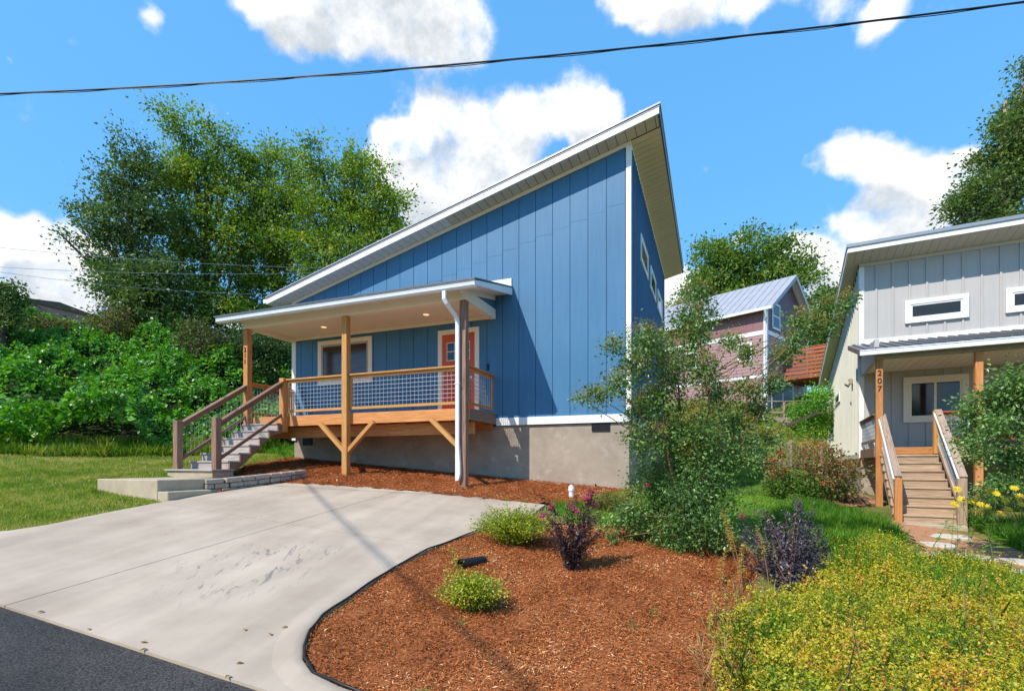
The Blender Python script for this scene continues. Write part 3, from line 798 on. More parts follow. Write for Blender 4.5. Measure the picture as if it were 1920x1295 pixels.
f = MB()
f.prism([(UL + .03, 0.6), (UR - .03, 0.3), (UR - .03, 2.545), (UL + .03, 2.545)], 1, VF + .03, VR - .03)
fnd = house.part('foundation', f, STUCCO)
for (u0, u1, z0, z1) in ((-2.45, -2.05, 2.365, 2.53), (-10.62, -10.28, 2.16, 2.36)):
    v = MB(); v.box(u0, u1, VF + .012, VF + .034, z0, z1)
    ve = house.part('vent', v, BLACK_V, fnd)
    b = MB()
    for k in range(10):
        x = u0 + (k + .5) * (u1 - u0) / 10
        b.box(x - .006, x + .006, VF + .001, VF + .013, z0 + .012, z1 - .012)
    b.box(u0, u1, VF, VF + .014, z1 - .012, z1); b.box(u0, u1, VF, VF + .014, z0, z0 + .012)
    house.part('vent', b, BLACK, fnd)

w = MB()
w.prism([(UL + .02, 2.53), (UR - .02, 2.53), (UR - .02, zs(UR) - .005), (UL + .02, zs(UL) - .005)], 1, VF + .012, VR - .02)
wall = house.part('wall', w, BLUE_D)
edges = [-10.835] + [-4.560 + k * .4064 for k in range(-15, 8)] + [-1.70]
for a, b in zip(edges[:-1], edges[1:]):
    a2, b2 = a + .006, b - .006
    if b2 - a2 < .05:
        continue
    zb = 2.722
    p = MB(); d = random.uniform(0, .002)
    p.prism([(a2, zb), (b2, zb), (b2, zs(b2) - .1), (a2, zs(a2) - .1)], 1, VF - d, VF + .0121)
    house.part('siding_panel', p, BLUE, wall)
    if b2 > -8.5 and zs(a2) > 6.7:      # the lapped joint where one sheet stands on another
        zj = 5.16 + 0.94 * (a2 + 10.9) * .2494 + 0.0
        jb = MB(); jb.box(a2, b2, VF - .004, VF - .001, zj, zj + .012)
        house.part('sheet_joint', jb, BLUE, wall)
# right side wall: narrow boards, then the plain rear and left walls behind
s = MB()
vv_ = VF + .12
while vv_ < VR - .1:
    s.box(UR - .012, UR, vv_, vv_ + .185, 2.722, zs(UR) - .09); vv_ += .203
vv_ = VF + .2
while vv_ < VR - .1:
    s.box(UR + .0005, UR + .024, vv_, vv_ + .045, 2.722, zs(UR) - .09); vv_ += .203
s_o = house.part('side_siding', s, BLUE, wall, kind='stuff')
s = MB(); vv_ = VF + .12
while vv_ < VR - .1:
    s.box(UL, UL + .012, vv_, vv_ + .39, 2.722, zs(UL) - .02); vv_ += .406
house.part('side_siding', s, BLUE, wall, kind='stuff')

# trim
def trim(mbx, mat=WHITE, name='trim', par=None, **k):
    return house.part(name, mbx, mat, par, bevel=.004, **k)
t = MB(); t.box(-1.70, UR + .018, VF - .022, VF + .01, 2.722, zs(-1.65) - .085); trim(t, name='corner_trim')
t = MB(); t.box(UR + .002, UR + .018, VF + .0105, VF + .11, 2.722, zs(UR) - .09); trim(t, name='corner_trim')
t = MB(); t.box(UL - .018, -10.835, VF - .022, VF + .01, 2.30, zs(-10.84) - .085); trim(t, name='corner_trim')
t = MB(); t.box(UL - .018, UL - .002, VF + .0105, VF + .11, 2.30, zs(UL) - .09); trim(t, name='corner_trim')
t = MB(); t.box(-4.72, UR + .022, VF - .028, VF + .01, 2.545, 2.72); trim(t, name='base_trim')
t = MB(); t.box(UR + .002, UR + .022, VF + .0105, VR, 2.545, 2.72); trim(t, name='base_trim')
t = MB(); t.prism([(UL - .018, zs(UL - .018) - .085), (UR + .018, zs(UR) - .082), (UR + .018, zs(UR + .018)), (UL - .018, zs(UL - .018))], 1, VF - .026, VF + .01); trim(t, CREAM, 'frieze_trim')
t = MB(); t.box(UR + .002, UR + .02, VF + .0105, VR, zs(UR) - .088, zs(UR) - .002); trim(t, CREAM, 'frieze_trim')

# roof
RL, RR, RF, RB = -11.47, -0.98, 10.53, 19.68
r = MB(); r.prism([(RL, zs(RL) + .012), (RR, zs(RR) + .012), (RR, zs(RR) + .15), (RL, zs(RL) + .15)], 1, RF + .02, RB - .02)
roof = house.part('roof', r, DARKGAP)
r = MB(); r.prism([(RL - .03, zs(RL) + .165), (RR + .03, zs(RR) + .18), (RR + .03, zs(RR) + .215), (RL - .03, zs(RL) + .20)], 1, RF - .035, RB + .03)
house.part('metal_sheet', r, METAL, roof)
r = MB(); r.prism([(RL, zs(RL) + .135), (RR + .012, zs(RR) + .138), (RR + .012, zs(RR) + .158), (RL, zs(RL) + .155)], 1, RF - .02, RF + .02)
house.part('drip_edge', r, METAL_L, roof)
rr = MB()
k = RL + .1
while k < RR:
    rr.prism([(k, zs(k) + .19), (k + .03, zs(k + .03) + .19), (k + .03, zs(k) + .235), (k, zs(k) + .235)], 1, RF - .03, RB); k += .4
house.part('roof_rib', rr, METAL, roof, kind='stuff')
r = MB(); r.prism([(RL, zs(RL)), (RR, zs(RR)), (RR, zs(RR) + .128), (RL, zs(RL) + .128)], 1, RF - .012, RF + .0195); house.part('fascia', r, WHITE, roof)
r = MB(); r.prism([(RR - .02, zs(RR)), (RR + .012, zs(RR)), (RR + .012, zs(RR) + .155), (RR - .02, zs(RR) + .155)], 1, RF + .0196, RB); house.part('fascia', r, METAL_D, roof)  # dark metal paints in the shade on this side; other edges stay white
r = MB(); r.prism([(RL - .02, zs(RL) + .0), (RL, zs(RL)), (RL, zs(RL) + .16), (RL - .02, zs(RL) + .16)], 1, RF + .02, RB); house.part('fascia', r, WHITE, roof)
r = MB(); r.box(RL - .13, RL - .021, RF + .0, RB, zs(RL) + .04, zs(RL) + .145); house.part('gutter', r, GUTTER, roof)
# soffit boards under the front edge, then under the high right-hand edge
u = RL + .01
while u < RR - .04:
    e2 = min(u + .196, RR - .021)
    b = MB(); b.prism([(u, zs(u) + .001), (e2 - .009, zs(e2) + .001), (e2 - .009, zs(e2) + .011), (u, zs(u) + .011)], 1, RF + .02, VF - .027)
    house.part('soffit_board', b, SOFFIT_W if u < -6 else SOFFIT, roof)
    u += .2
v_ = VF + .02
while v_ < RB - .05:
    e2 = min(v_ + .196, RB - .02)
    b = MB(); b.prism([(UR + .021, zs(UR + .021) + .001), (RR - .021, zs(RR - .021) + .001), (RR - .021, zs(RR - .021) + .011), (UR + .021, zs(UR + .021) + .011)], 1, v_, e2 - .008)
    house.part('soffit_board', b, SOFFIT_R, roof)
    v_ += .2
b = MB(); b.prism([(RL + .005, zs(RL)), (UL - .02, zs(UL - .02)), (UL - .02, zs(UL - .02) + .01), (RL + .005, zs(RL) + .01)], 1, VF - .02, RB - .02); house.part('soffit_board', b, SOFFIT_W, roof)

# windows ---------------------------------------------------------------
def window_front(u0, u1, z0, z1, tw=.115):
    m_ = MB()
    m_.box(u0, u1, VF - .032, VF - .003, z1 - tw, z1); m_.box(u0, u1, VF - .032, VF - .003, z0, z0 + tw)
    m_.box(u0, u0 + tw, VF - .0315, VF - .003, z0 + tw, z1 - tw); m_.box(u1 - tw, u1, VF - .0315, VF - .003, z0 + tw, z1 - tw)
    win = house.part('window', m_, CREAM, bevel=.004)
    a, b, c, d = u0 + tw, u1 - tw, z0 + tw, z1 - tw
    q = MB(); fw_ = .055
    q.box(a, b, VF - .024, VF - .004, d - fw_, d); q.box(a, b, VF - .024, VF - .004, c, c + fw_)
    q.box(a, a + fw_, VF - .0235, VF - .004, c + fw_, d - fw_); q.box(b - fw_, b, VF - .0235, VF - .004, c + fw_, d - fw_)
    house.part('sash', q, M('beige_sash', (0.42, 0.37, 0.32), 0.5), win)
    g = MB(); g.box(a + fw_, (a + b) / 2 - .02, VF - .012, VF - .005, c + fw_, d - fw_); house.part('pane', g, GLASS_W, win)
    g = MB(); g.box((a + b) / 2 + .02, b - fw_, VF - .012, VF - .005, c + fw_, d - fw_); house.part('pane', g, GLASS_W, win)
    g = MB(); g.box((a + b) / 2 - .02, (a + b) / 2 + .02, VF - .022, VF - .004, c + fw_, d - fw_); house.part('mullion', g, CREAM, win)
window_front(-10.046, -8.256, 3.785, 4.993)
def window_side(v0, v1, z0, z1, tw=.09):
    m_ = MB(); x0, x1 = UR - .002, UR + .045
    m_.box(x0, x1, v0, v1, z1 - tw, z1); m_.box(x0, x1, v0, v1, z0, z0 + tw); m_.box(x0, x1 - .001, v0, v0 + tw, z0 + tw, z1 - tw); m_.box(x0, x1 - .001, v1 - tw, v1, z0 + tw, z1 - tw)
    win = house.part('window', m_, WHITE, bevel=.004)
    q = MB(); a, b, c, d = v0 + tw, v1 - tw, z0 + tw, z1 - tw
    q.box(x0, x0 + .04, a, b, d - .04, d); q.box(x0, x0 + .04, a, b, c, c + .04); q.box(x0, x0 + .0395, a, a + .04, c + .04, d - .04); q.box(x0, x0 + .0395, b - .04, b, c + .04, d - .04)
    house.part('sash', q, WHITE, win)
    g = MB(); g.box(x0 + .028, x0 + .034, a + .04, b - .04, c + .04, d - .04); house.part('pane', g, GLASS, win)
for v0, v1 in ((12.45, 13.92), (14.56, 15.95), (16.56, 18.08)):
    window_side(v0, v1, 6.55, 7.2)
window_side(12.32, 13.5, 3.9, 5.02); window_side(17.3, 18.4, 3.2, 4.2)

# front door ------------------------------------------------------------
m_ = MB(); tw = .115
m_.box(-6.284, -5.163, VF - .034, VF - .003, 4.81, 4.925); m_.box(-6.284, -6.169, VF - .0335, VF - .003, 2.80, 4.81); m_.box(-5.278, -5.163, VF - .0335, VF - .003, 2.80, 4.81)
house.part('door_trim', m_, CREAM, bevel=.004)
m_ = MB(); m_.box(-6.167, -5.28, VF - .02, VF - .004, 2.83, 4.808)
door = house.part('door', m_, RED)
for (a, b, c, d) in ((-6.06, -5.75, 2.98, 3.85), (-5.70, -5.39, 2.98, 3.85)):
    m_ = MB(); m_.box(a, b, VF - .026, VF - .0195, c, c + .02); m_.box(a, b, VF - .026, VF - .0195, d - .02, d); m_.box(a, a + .02, VF - .0255, VF - .0195, c + .02, d - .02); m_.box(b - .02, b, VF - .0255, VF - .0195, c + .02, d - .02)
    house.part('door_panel', m_, RED, door)
for i in range(3):
    for j in range(2):
        a = -6.02 + i * .205; c = 4.18 + j * .215
        m_ = MB(); m_.box(a, a + .185, VF - .0225, VF - .019, c, c + .195); house.part('pane', m_, GLASS, door)
m_ = MB(); m_.box(-6.035, -5.405, VF - .028, VF - .019, 4.162, 4.179); m_.box(-6.035, -5.405, VF - .028, VF - .019, 4.376, 4.394); m_.box(-6.035, -5.405, VF - .028, VF - .019, 4.591, 4.608)
for i in range(4):
    x = -6.029 + i * .205; m_.box(x - .008, x + .008, VF - .0275, VF - .019, 4.179, 4.591)
house.part('door_grille', m_, CREAM, door)
m_ = MB(); m_.cyl((-5.36, VF - .02, 3.72), (-5.36, VF - .06, 3.72), .03); m_.cyl((-5.36, VF - .06, 3.70), (-5.45, VF - .06, 3.70), .011)
house.part('handle', m_, STEEL, door)
m_ = MB(); m_.cyl((-5.36, VF - .02, 3.90), (-5.36, VF - .05, 3.90), .03); house.part('deadbolt', m_, STEEL, door)
m_ = MB(); m_.box(-4.97, -4.91, VF - .03, VF - .001, 3.86, 4.02); m_.cyl((-4.94, VF - .03, 3.97), (-4.94, VF - .05, 3.97), .02)
house.part('doorbell', m_, BLACK, bevel=.006)

# porch -------------------------------------------------------------------
PF = 9.55
dk = MB()
dk.box(-10.90, -4.73, PF - .019, PF + .019, 2.572, 2.822)
rim = house.part('deck_rim', dk, CEDAR, bevel=.004)
d2 = MB(); d2.box(-4.749, -4.711, PF + .0195, VF - .03, 2.572, 2.822); house.part('deck_rim', d2, BROWNW, label='greyer weathered rim board on the right side of the deck', bevel=.004)
d2 = MB(); d2.box(-10.919, -10.881, PF + .0195, VF - .03, 2.572, 2.822); house.part('deck_rim', d2, CEDAR, bevel=.004)
d2 = MB(); d2.box(-10.8, -4.8, 9.86, 9.95, 2.30, 2.565); house.part('deck_beam', d2, CEDAR)
d2 = MB(); d2.box(-10.8, -4.8, VF - .06, VF + .02, 2.46, 2.70); house.part('ledger_board', d2, CEDAR)
d2 = MB()
for k in range(15):
    x = -10.6 + k * .406; d2.box(x - .019, x + .019, PF + .02, VF - .07, 2.57, 2.785)
house.part('deck_joist', d2, CEDAR, kind='stuff')
y_ = PF + .02
while y_ < VF - .06:
    d2 = MB(); d2.box(-10.87, -4.755, y_, y_ + .136, 2.79, 2.821); house.part('deck_board', d2, CEDAR); y_ += .142
def post(u0, u1, v0, v1, z0, z1, mat=CEDAR, name='porch_post', **k):
    p = MB(); p.box(u0, u1, v0, v1, z0, z1); return house.part(name, p, mat, bevel=.008, **k)
post(-7.935, -7.79, PF - .165, PF - .02, 1.35, 5.06, CEDAR_Y)
post(-4.885, -4.74, PF - .165, PF - .02, 1.05, 5.06, BROWNW, label='grey-brown porch post behind the downspout')
lp = post(-11.02, -10.875, PF - .165, PF - .02, 2.45, 5.06, CEDAR)
for i, ch in enumerate('211'):
    house.text('house_number', ch, (-10.948, PF - .171, 4.52 - i * .15), .17, BLACK, lp)
def brace(p0, p1):
    b = MB(); b.beam(p0, p1, .09, .115, up=(0, 1, 0)); house.part('knee_brace', b, CEDAR_Y, bevel=.006)
pv = PF - .08
brace((-8.62, pv, 2.60), (-7.90, pv, 1.93)); brace((-7.09, pv, 2.60), (-7.82, pv, 1.93)); brace((-5.60, pv, 2.60), (-4.86, pv, 1.93))

def railing(a, b, axis_, c, z0=2.905, z1=3.72, mat=CEDAR_Y, n_h=6, stiles=True):
    """cap, sub rail, bottom rail and a panel of welded wire between two points along u (axis 0) or v (axis 1)"""
    def bx(m_, p, q, w0, w1, za, zb):
        if axis_ == 0: m_.box(p, q, c + w0, c + w1, za, zb)
        else: m_.box(c + w0, c + w1, p, q, za, zb)
    m_ = MB(); bx(m_, a, b, -.07, .07, z1 - .036, z1); top = house.part('handrail', m_, mat, bevel=.004)
    m_ = MB(); bx(m_, a, b, -.02, .02, z1 - .10, z1 - .037); house.part('sub_rail', m_, mat, top, bevel=.003)
    m_ = MB(); bx(m_, a, b, -.02, .02, z0, z0 + .06); house.part('bottom_rail', m_, mat, top, bevel=.003)
    if stiles:
        for x in (a, b - .05):
            m_ = MB(); bx(m_, x, x + .05, -.021, .021, z0 + .0605, z1 - .1005); house.part('stile', m_, mat, top, bevel=.003)
    m_ = MB(); zz = np.linspace(z0 + .06, z1 - .1, n_h + 2)[1:-1]
    def P_(x, z): return (x, c, z) if axis_ == 0 else (c, x, z)
    for z in zz: m_.tube([P_(a + .05, z), P_(b - .05, z)], .0046, 4, False)
    x = a + .1
    while x < b - .06:
        m_.tube([P_(x, z0 + .055), P_(x, z1 - .095)], .0046, 4, False); x += .1016
    house.part('wire_mesh', m_, GALV, top)
railing(-9.68, -7.94, 0, PF - .03); railing(-7.785, -4.89, 0, PF - .03)
railing(PF + .0, VF - .1, 1, -4.775, mat=CEDAR); railing(PF + .0, VF - .05, 1, -10.95, mat=CEDAR)

# stairs down from the left end of the porch
NR = 7; rise = (2.82 - 1.53) / NR; run = .264
SU0, SU1 = -10.93, -9.77
def st_v(i): return PF - .02 - run * i
for i in range(1, NR):
    zt = 2.82 - rise * i
    m_ = MB(); m_.box(SU0 - .03, SU1 + .02, st_v(i) - .02, st_v(i - 1) + .012, zt - .036, zt); house.part('tread', m_, GREYW, bevel=.004)
    m_ = MB(); m_.box(SU0, SU1, st_v(i) + .002, st_v(i) + .021, zt - rise + .002, zt - .0365); house.part('riser', m_, GREYW)
m_ = MB(); m_.box(SU0, SU1, st_v(0) - .0, st_v(0) + .0, 2.6, 2.61) if False else m_.box(SU0, SU1, PF - .04, PF - .0195, 2.645, 2.815); house.part('riser', m_, CEDAR)
for u0 in (SU1 + .003, SU0 - .043):
    pts_ = [(PF - .02, 2.815)]
    for i in range(1, NR):
        pts_ += [(st_v(i - 1) + .0, 2.82 - rise * i - .037), (st_v(i) + .0, 2.82 - rise * i - .037)]
    pts_ += [(st_v(NR - 1), 1.53), (st_v(NR - 1) + .18, 1.50), (PF - .45, 2.33), (PF - .02, 2.42)]
    m_ = MB(); m_.prism(pts_, 0, u0, u0 + .04); house.part('stringer', m_, BROWNW)
NV = 7.66
for u0, zt in ((-9.83, 2.63), (-11.02, 2.60)):
    post(u0, u0 + .14, NV - .07, NV + .07, 1.50, zt, BROWNW, 'newel_post')
post(-9.83, -9.69, PF - .16, PF - .02, 2.42, 3.74, CEDAR, 'newel_post')
for u0, e1 in ((-9.76, (PF - .12, 3.70)), (-10.95, (PF - .15, 3.66))):
    a, b = np.array((u0, NV + .06, 2.55)), np.array((u0, e1[0], e1[1] - .04))
    m_ = MB(); m_.beam(a, b, .14, .036); hr = house.part('handrail', m_, BROWNW, bevel=.004)
    m_ = MB(); m_.beam(a - (0, 0, .075), b - (0, 0, .075), .04, .085); house.part('sub_rail', m_, BROWNW, hr, bevel=.003)
    lo = np.array((0, 0, .80)); m_ = MB(); m_.beam(a - lo, b - lo, .04, .07); house.part('bottom_rail', m_, BROWNW, hr, bevel=.003)
    m_ = MB()
    for t_ in np.linspace(.03, .97, 18):
        p = a + (b - a) * t_; m_.tube([p - (0, 0, .10), p - lo], .0026, 4, False)
    for h_ in (.30, .55):
        m_.tube([a - (0, 0, h_), b - (0, 0, h_)], .0024, 4, False)
    house.part('wire_mesh', m_, GALV, hr)
m_ = MB(); m_.box(-11.06, -9.68, 7.50, 8.0, 1.30, 1.495); house.part('bottom_step', m_, CONC, bevel=.006)
m_ = MB(); m_.box(-11.10, -9.64, 7.46, 8.0, 1.496, 1.532); house.part('tread', m_, GREYW, bevel=.004)

# porch roof
GV = 8.93; UA, UB = -11.42, -4.318
def zp(v, o=0): return 5.165 + .21 * (v - GV) + o
p = MB(); p.prism([(GV + .05, zp(GV) + .02), (VF - .005, zp(VF) + .02), (VF - .005, zp(VF) + .145), (GV + .05, zp(GV) + .105)], 0, UA + .02, UB - .02)
pr = house.part('porch_roof', p, SOFFIT_W)
p = MB(); p.prism([(GV - .03, zp(GV) + .095), (VF - .002, zp(VF) + .15), (VF - .002, zp(VF) + .185), (GV - .03, zp(GV) + .125)], 0, UA - .02, UB + .02); house.part('metal_sheet', p, METAL_D, pr)
for ux in (UA, UB):
    p = MB(); p.prism([(GV + .05, zp(GV) - .0), (VF - .03, zp(VF) - .02), (VF - .03, zp(VF) + .145), (GV + .05, zp(GV) + .094)], 0, ux - .018, ux + .012); house.part('fascia', p, WHITE, pr)
g = [(GV, 5.265), (GV, 5.225), (GV - .0, 5.215), (GV + .012, 5.165), (GV + .045, 5.13), (GV + .12, 5.13), (GV + .12, 5.265), (GV + .105, 5.265), (GV + .105, 5.15), (GV + .05, 5.15), (GV + .03, 5.18), (GV + .014, 5.25), (GV + .014, 5.265)]
p = MB(); p.prism(g, 0, UA, UB); p.box(UA, UB, GV - .008, GV + .001, 5.25, 5.268); p.box(UA, UB, GV + .006, GV + .02, 5.165, 5.176)
p.box(UA - .003, UA + .003, GV + .01, GV + .11, 5.14, 5.26); p.box(UB - .003, UB + .003, GV + .01, GV + .11, 5.14, 5.26)
house.part('gutter', p, GUTTER, pr)
p = MB(); p.box(-11.03, -4.73, PF - .165, PF - .02, 5.055, 5.28); house.part('porch_beam', p, CREAM, bevel=.004)
for ux in (-11.03, -4.875):
    p = MB(); p.box(ux, ux + .145, PF - .0195, VF - .024, 5.055, 5.28); house.part('porch_beam', p, CREAM, bevel=.004)
p = MB(); p.prism([(PF - .1, 5.281), (VF - .004, 5.281), (VF - .004, zp(VF) + .02), (PF - .1, zp(PF) + .01)], 0, -4.79, -4.76); house.part('gable_panel', p, BLUE, pr)
p = MB(); p.prism([(PF - .4, zp(PF - .4) - .09), (VF - .03, zp(VF) - .09), (VF - .03, zp(VF) + .015), (PF - .4, zp(PF - .4) + .015)], 0, -4.758, -4.735); house.part('rake_trim', p, CREAM, pr)
p = MB(); x = -10.88
while x < -4.9:
    p.box(x, min(x + .094, -4.876), PF - .019, VF - .03, 5.165, 5.18); x += .1
house.part('ceiling', p, CREAM, pr, kind='stuff')
p = MB(); p.box(-10.88, -4.88, PF - .019, VF - .03, 5.182, 5.19); house.part('ceiling', p, SOFFIT, pr)
p = MB(); p.box(-10.88, -4.88, VF - .03, VF - .003, 5.078, 5.164); house.part('trim', p, CREAM, pr, bevel=.004)
p = MB(); p.box(UB - 1.9, UB - .012, VF - .03, VF - .001, zp(VF) + .19, 5.965); house.part('flashing_trim', p, WHITE, bevel=.004)
for cu, cv in ((-9.27, 10.30), (-6.25, 10.32), (-10.1, 9.95)):
    p = MB(); p.tube([(cu, cv, 5.164), (cu, cv, 5.156)], [.10, .092], 20); li = house.part('ceiling_light', p, CREAM, pr)
    p = MB(); p.cyl((cu, cv, 5.157), (cu, cv, 5.153), .07, .07, 20); house.part('lamp_disc', p, LAMP if cu > -10 else WHITE, pr)
# downspout
p = MB()
dv, du = PF - .215, -4.90
path = [(du - .12, GV + .06, 5.13), (du - .12, GV + .06, 4.98), (du - .09, GV + .10, 4.90), (du - .02, dv - .04, 4.70), (du, dv, 4.60), (du, dv, 2.0)]
for a, b in zip(path[:-1], path[1:]):
    a, b = np.array(a), np.array(b); e = (b - a) / np.linalg.norm(b - a) * .012
    p.beam(a - e, b + e, .085 if abs(b[2] - a[2]) < 3 or True else .085, .065, up=(0, 1, 0.01))
ds = house.part('downspout', p, GUTTER, bevel=.008)
p = MB(); p.prism([(du - .043, 2.03), (du + .043, 2.03), (du + .07, 1.62), (du + .07, 1.42), (du + .035, 1.30), (du - .043, 1.29)], 1, dv - .035, dv + .045); house.part('outlet', p, GUTTER, ds, bevel=.008)
p = MB(); p.box(du - .05, du + .05, dv - .04, dv + .04, 3.3, 3.32); house.part('strap', p, GUTTER, ds)
# a plank leaning on the wall of the porch
p = MB(); p.beam((-10.05, VF - .28, 2.84), (-10.62, VF - .06, 3.78), .02, .11, up=(0, 1, 0)); solo('plank', p, BLUE, 'light blue board leaning on the porch wall behind the wire railing', 'board')
p = MB(); p.box(-7.33, -7.20, VF - .2, VF - .1, 2.822, 2.93); p.box(-7.13, -7.08, VF - .2, VF - .12, 2.822, 2.92); solo('paint_can', p, PVC, 'small white box standing on the porch deck by the wall', 'box', bevel=.01)

# concrete landing, steps and stone wall -------------------------------------
lan = Thing('concrete_steps', 'pale concrete landing and step between the lawn and the driveway', 'steps', (-9.6, 6.6, 1.0))
p = MB(); p.box(-10.46, -8.82, 5.81, 6.95, 0.95, 1.372); lan.part('landing', p, CONC, bevel=.012)
p = MB(); p.box(-10.46, -9.66, 6.951, 7.49, 0.95, 1.372); lan.part('landing', p, CONC, bevel=.012)
p = MB(); p.box(-8.819, -8.56, 5.812, 6.62, 0.9, 1.172); lan.part('step', p, CONC, bevel=.012)

sw = Thing('retaining_wall', 'low curved wall of grey stone blocks beside the concrete steps', 'wall', (-8.4, 7.4, 1.1))
wp = [np.array(q) for q in ((-8.80, 6.66), (-8.62, 7.0), (-8.52, 7.45), (-8.44, 7.9), (-8.40, 8.35), (-8.44, 8.75))]
def along(s_):
    L = 0
    for a, b in zip(wp[:-1], wp[1:]):
        l = np.linalg.norm(b - a)
        if s_ <= L + l: return a + (b - a) * (s_ - L) / l, (b - a) / l
        L += l
    return wp[-1], (wp[-1] - wp[-2]) / np.linalg.norm(wp[-1] - wp[-2])
TL = sum(np.linalg.norm(b - a) for a, b in zip(wp[:-1], wp[1:]))
for row in range(3):
    z0 = 1.068 + row * .098
    s_ = 0.0 if row % 2 == 0 else -.14
    while s_ < TL - .05:
        ln = random.uniform(.24, .32); e = min(s_ + ln, TL); a = max(s_, 0)
        if e - a > .07:
            (c, d) = along((a + e) / 2); nrm2 = np.array((-d[1], d[0]))
            zlow = float(plane_z(c[0], c[1])) 
            zb0 = z0; z0 = zb0 + .165 * (a + e) / 2 / TL
            if z0 + .09 > zlow:
                o_ = random.uniform(-.008, .008)
                p = MB(); p.obox((c[0] + nrm2[0] * o_, c[1] + nrm2[1] * o_, z0 + .047), (*(d * (e - a - .012) / 2), .165 / TL * (e - a - .012) / 2), (*(nrm2 * .09), 0), (0, 0, .0455 + random.uniform(-.002, .001)))
                sw.part('stone', p, STONE, bevel=.012)
            z0 = zb0
        s_ += ln

# ================================================================== the grey house next door
GY = YAW - R(28.42)
grey = Thing('grey_house', 'grey board and batten house with dark metal porch roof and long wooden stairs', 'house', (6, 24, 0.4), GY)
Q = 18.9; PC = 2.03; QR = 32.4; PE = 11.0
def zg(q): return 7.82 - 0.1376 * (q - Q)
f = MB(); f.box(PC + .04, PE, Q + .04, QR - .04, -0.6, 1.83); grey.part('foundation', f, STUCCO)
w = MB(); w.prism([(Q + .012, 1.83), (QR, 1.83), (QR, zg(QR) - .01), (Q + .012, zg(Q) - .01)], 0, PC + .012, PE); gw = grey.part('wall', w, GREY)
bat = [PC + .115] + [2.447 + .4064 * k for k in range(20)] + [PE]
for a, b in zip(bat[:-1], bat[1:]):
    for z0, z1 in ((5.46, zg(Q) - .1), (2.08, 4.42)):
        p = MB(); d = random.uniform(0, .003); p.box(a, b - .001, Q + .001 - d, Q + .0121, z0, z1); grey.part('siding_panel', p, GREY, gw)
        p = MB(); p.box(b - .026, b + .026, Q - .032, Q + .0005 - .003, z0, z1); grey.part('batten', p, GREY, gw)
s = MB(); q_ = Q + .13
while q_ < QR - .1:
    s.box(PC - .04, PC + .011, q_, q_ + .06, 1.95, zg(q_) - .1); q_ += .406
s.prism([(Q + .11, 1.95), (QR, 1.95), (QR, zg(QR) - .1), (Q + .11, zg(Q) - .1)], 0, PC, PC + .0115)
grey.part('side_siding', s, GREY_L, gw, kind='stuff')
def gt(name, m_, mat=WHITE, par=None, **k): return grey.part(name, m_, mat, par, bevel=.004, **k)
t = MB(); t.box(PC - .02, PC + .115, Q - .022, Q + .005, 1.83, zg(Q) - .1); gt('corner_trim', t)
t = MB(); t.box(PC - .02, PC - .002, Q + .0055, Q + .11, 1.95, zg(Q) - .1); gt('corner_trim', t)
t = MB(); t.box(PC - .024, PE, Q - .044, Q + .0, 5.315, 5.46); gt('band_trim', t)
t = MB(); t.box(PC - .022, PC - .001, Q + .02, QR, 1.80, 1.95); gt('base_trim', t, GREY_L)
t = MB(); t.box(PC - .02, PE, Q - .042, Q - .003, zg(Q) - .1, zg(Q)); gt('frieze_trim', t, SOFFIT)
# roof
PL, QF, QB = 1.643, 18.04, 33.1
r = MB(); r.prism([(QF + .02, zg(QF) + .012), (QB, zg(QB) + .012), (QB, zg(QB) + .16), (QF + .02, zg(QF) + .15)], 0, PL + .02, PE); gr = grey.part('roof', r, DARKGAP)
r = MB(); r.prism([(QF - .05, zg(QF) + .15), (QB + .03, zg(QB) + .16), (QB + .03, zg(QB) + .25), (QF - .05, zg(QF) + .245)], 0, PL - .03, PE); grey.part('metal_sheet', r, METAL, gr)
r = MB(); r.box(PL, PE, QF - .012, QF + .02, zg(QF), zg(QF) + .149); grey.part('fascia', r, WHITE, gr)
r = MB(); r.prism([(QF + .021, zg(QF)), (QB, zg(QB)), (QB, zg(QB) + .155), (QF + .021, zg(QF) + .149)], 0, PL - .012, PL + .02); grey.part('fascia', r, WHITE, gr)
x = PL + .021
while x < PE:
    b = MB(); b.prism([(QF + .021, zg(QF + .021) + .001), (Q - .027, zg(Q - .027) + .001), (Q - .027, zg(Q) + .012), (QF + .021, zg(QF) + .012)], 0, x, x + .192); grey.part('soffit_board', b, SOFFIT, gr); x += .2
q_ = Q - .02
while q_ < QB - .05:
    b = MB(); b.prism([(q_, zg(q_) + .001), (q_ + .192, zg(q_ + .192) + .001), (q_ + .192, zg(q_ + .192) + .011), (q_, zg(q_) + .011)], 0, PL + .021, PC - .022); grey.part('soffit_board', b, SOFFIT, gr); q_ += .2
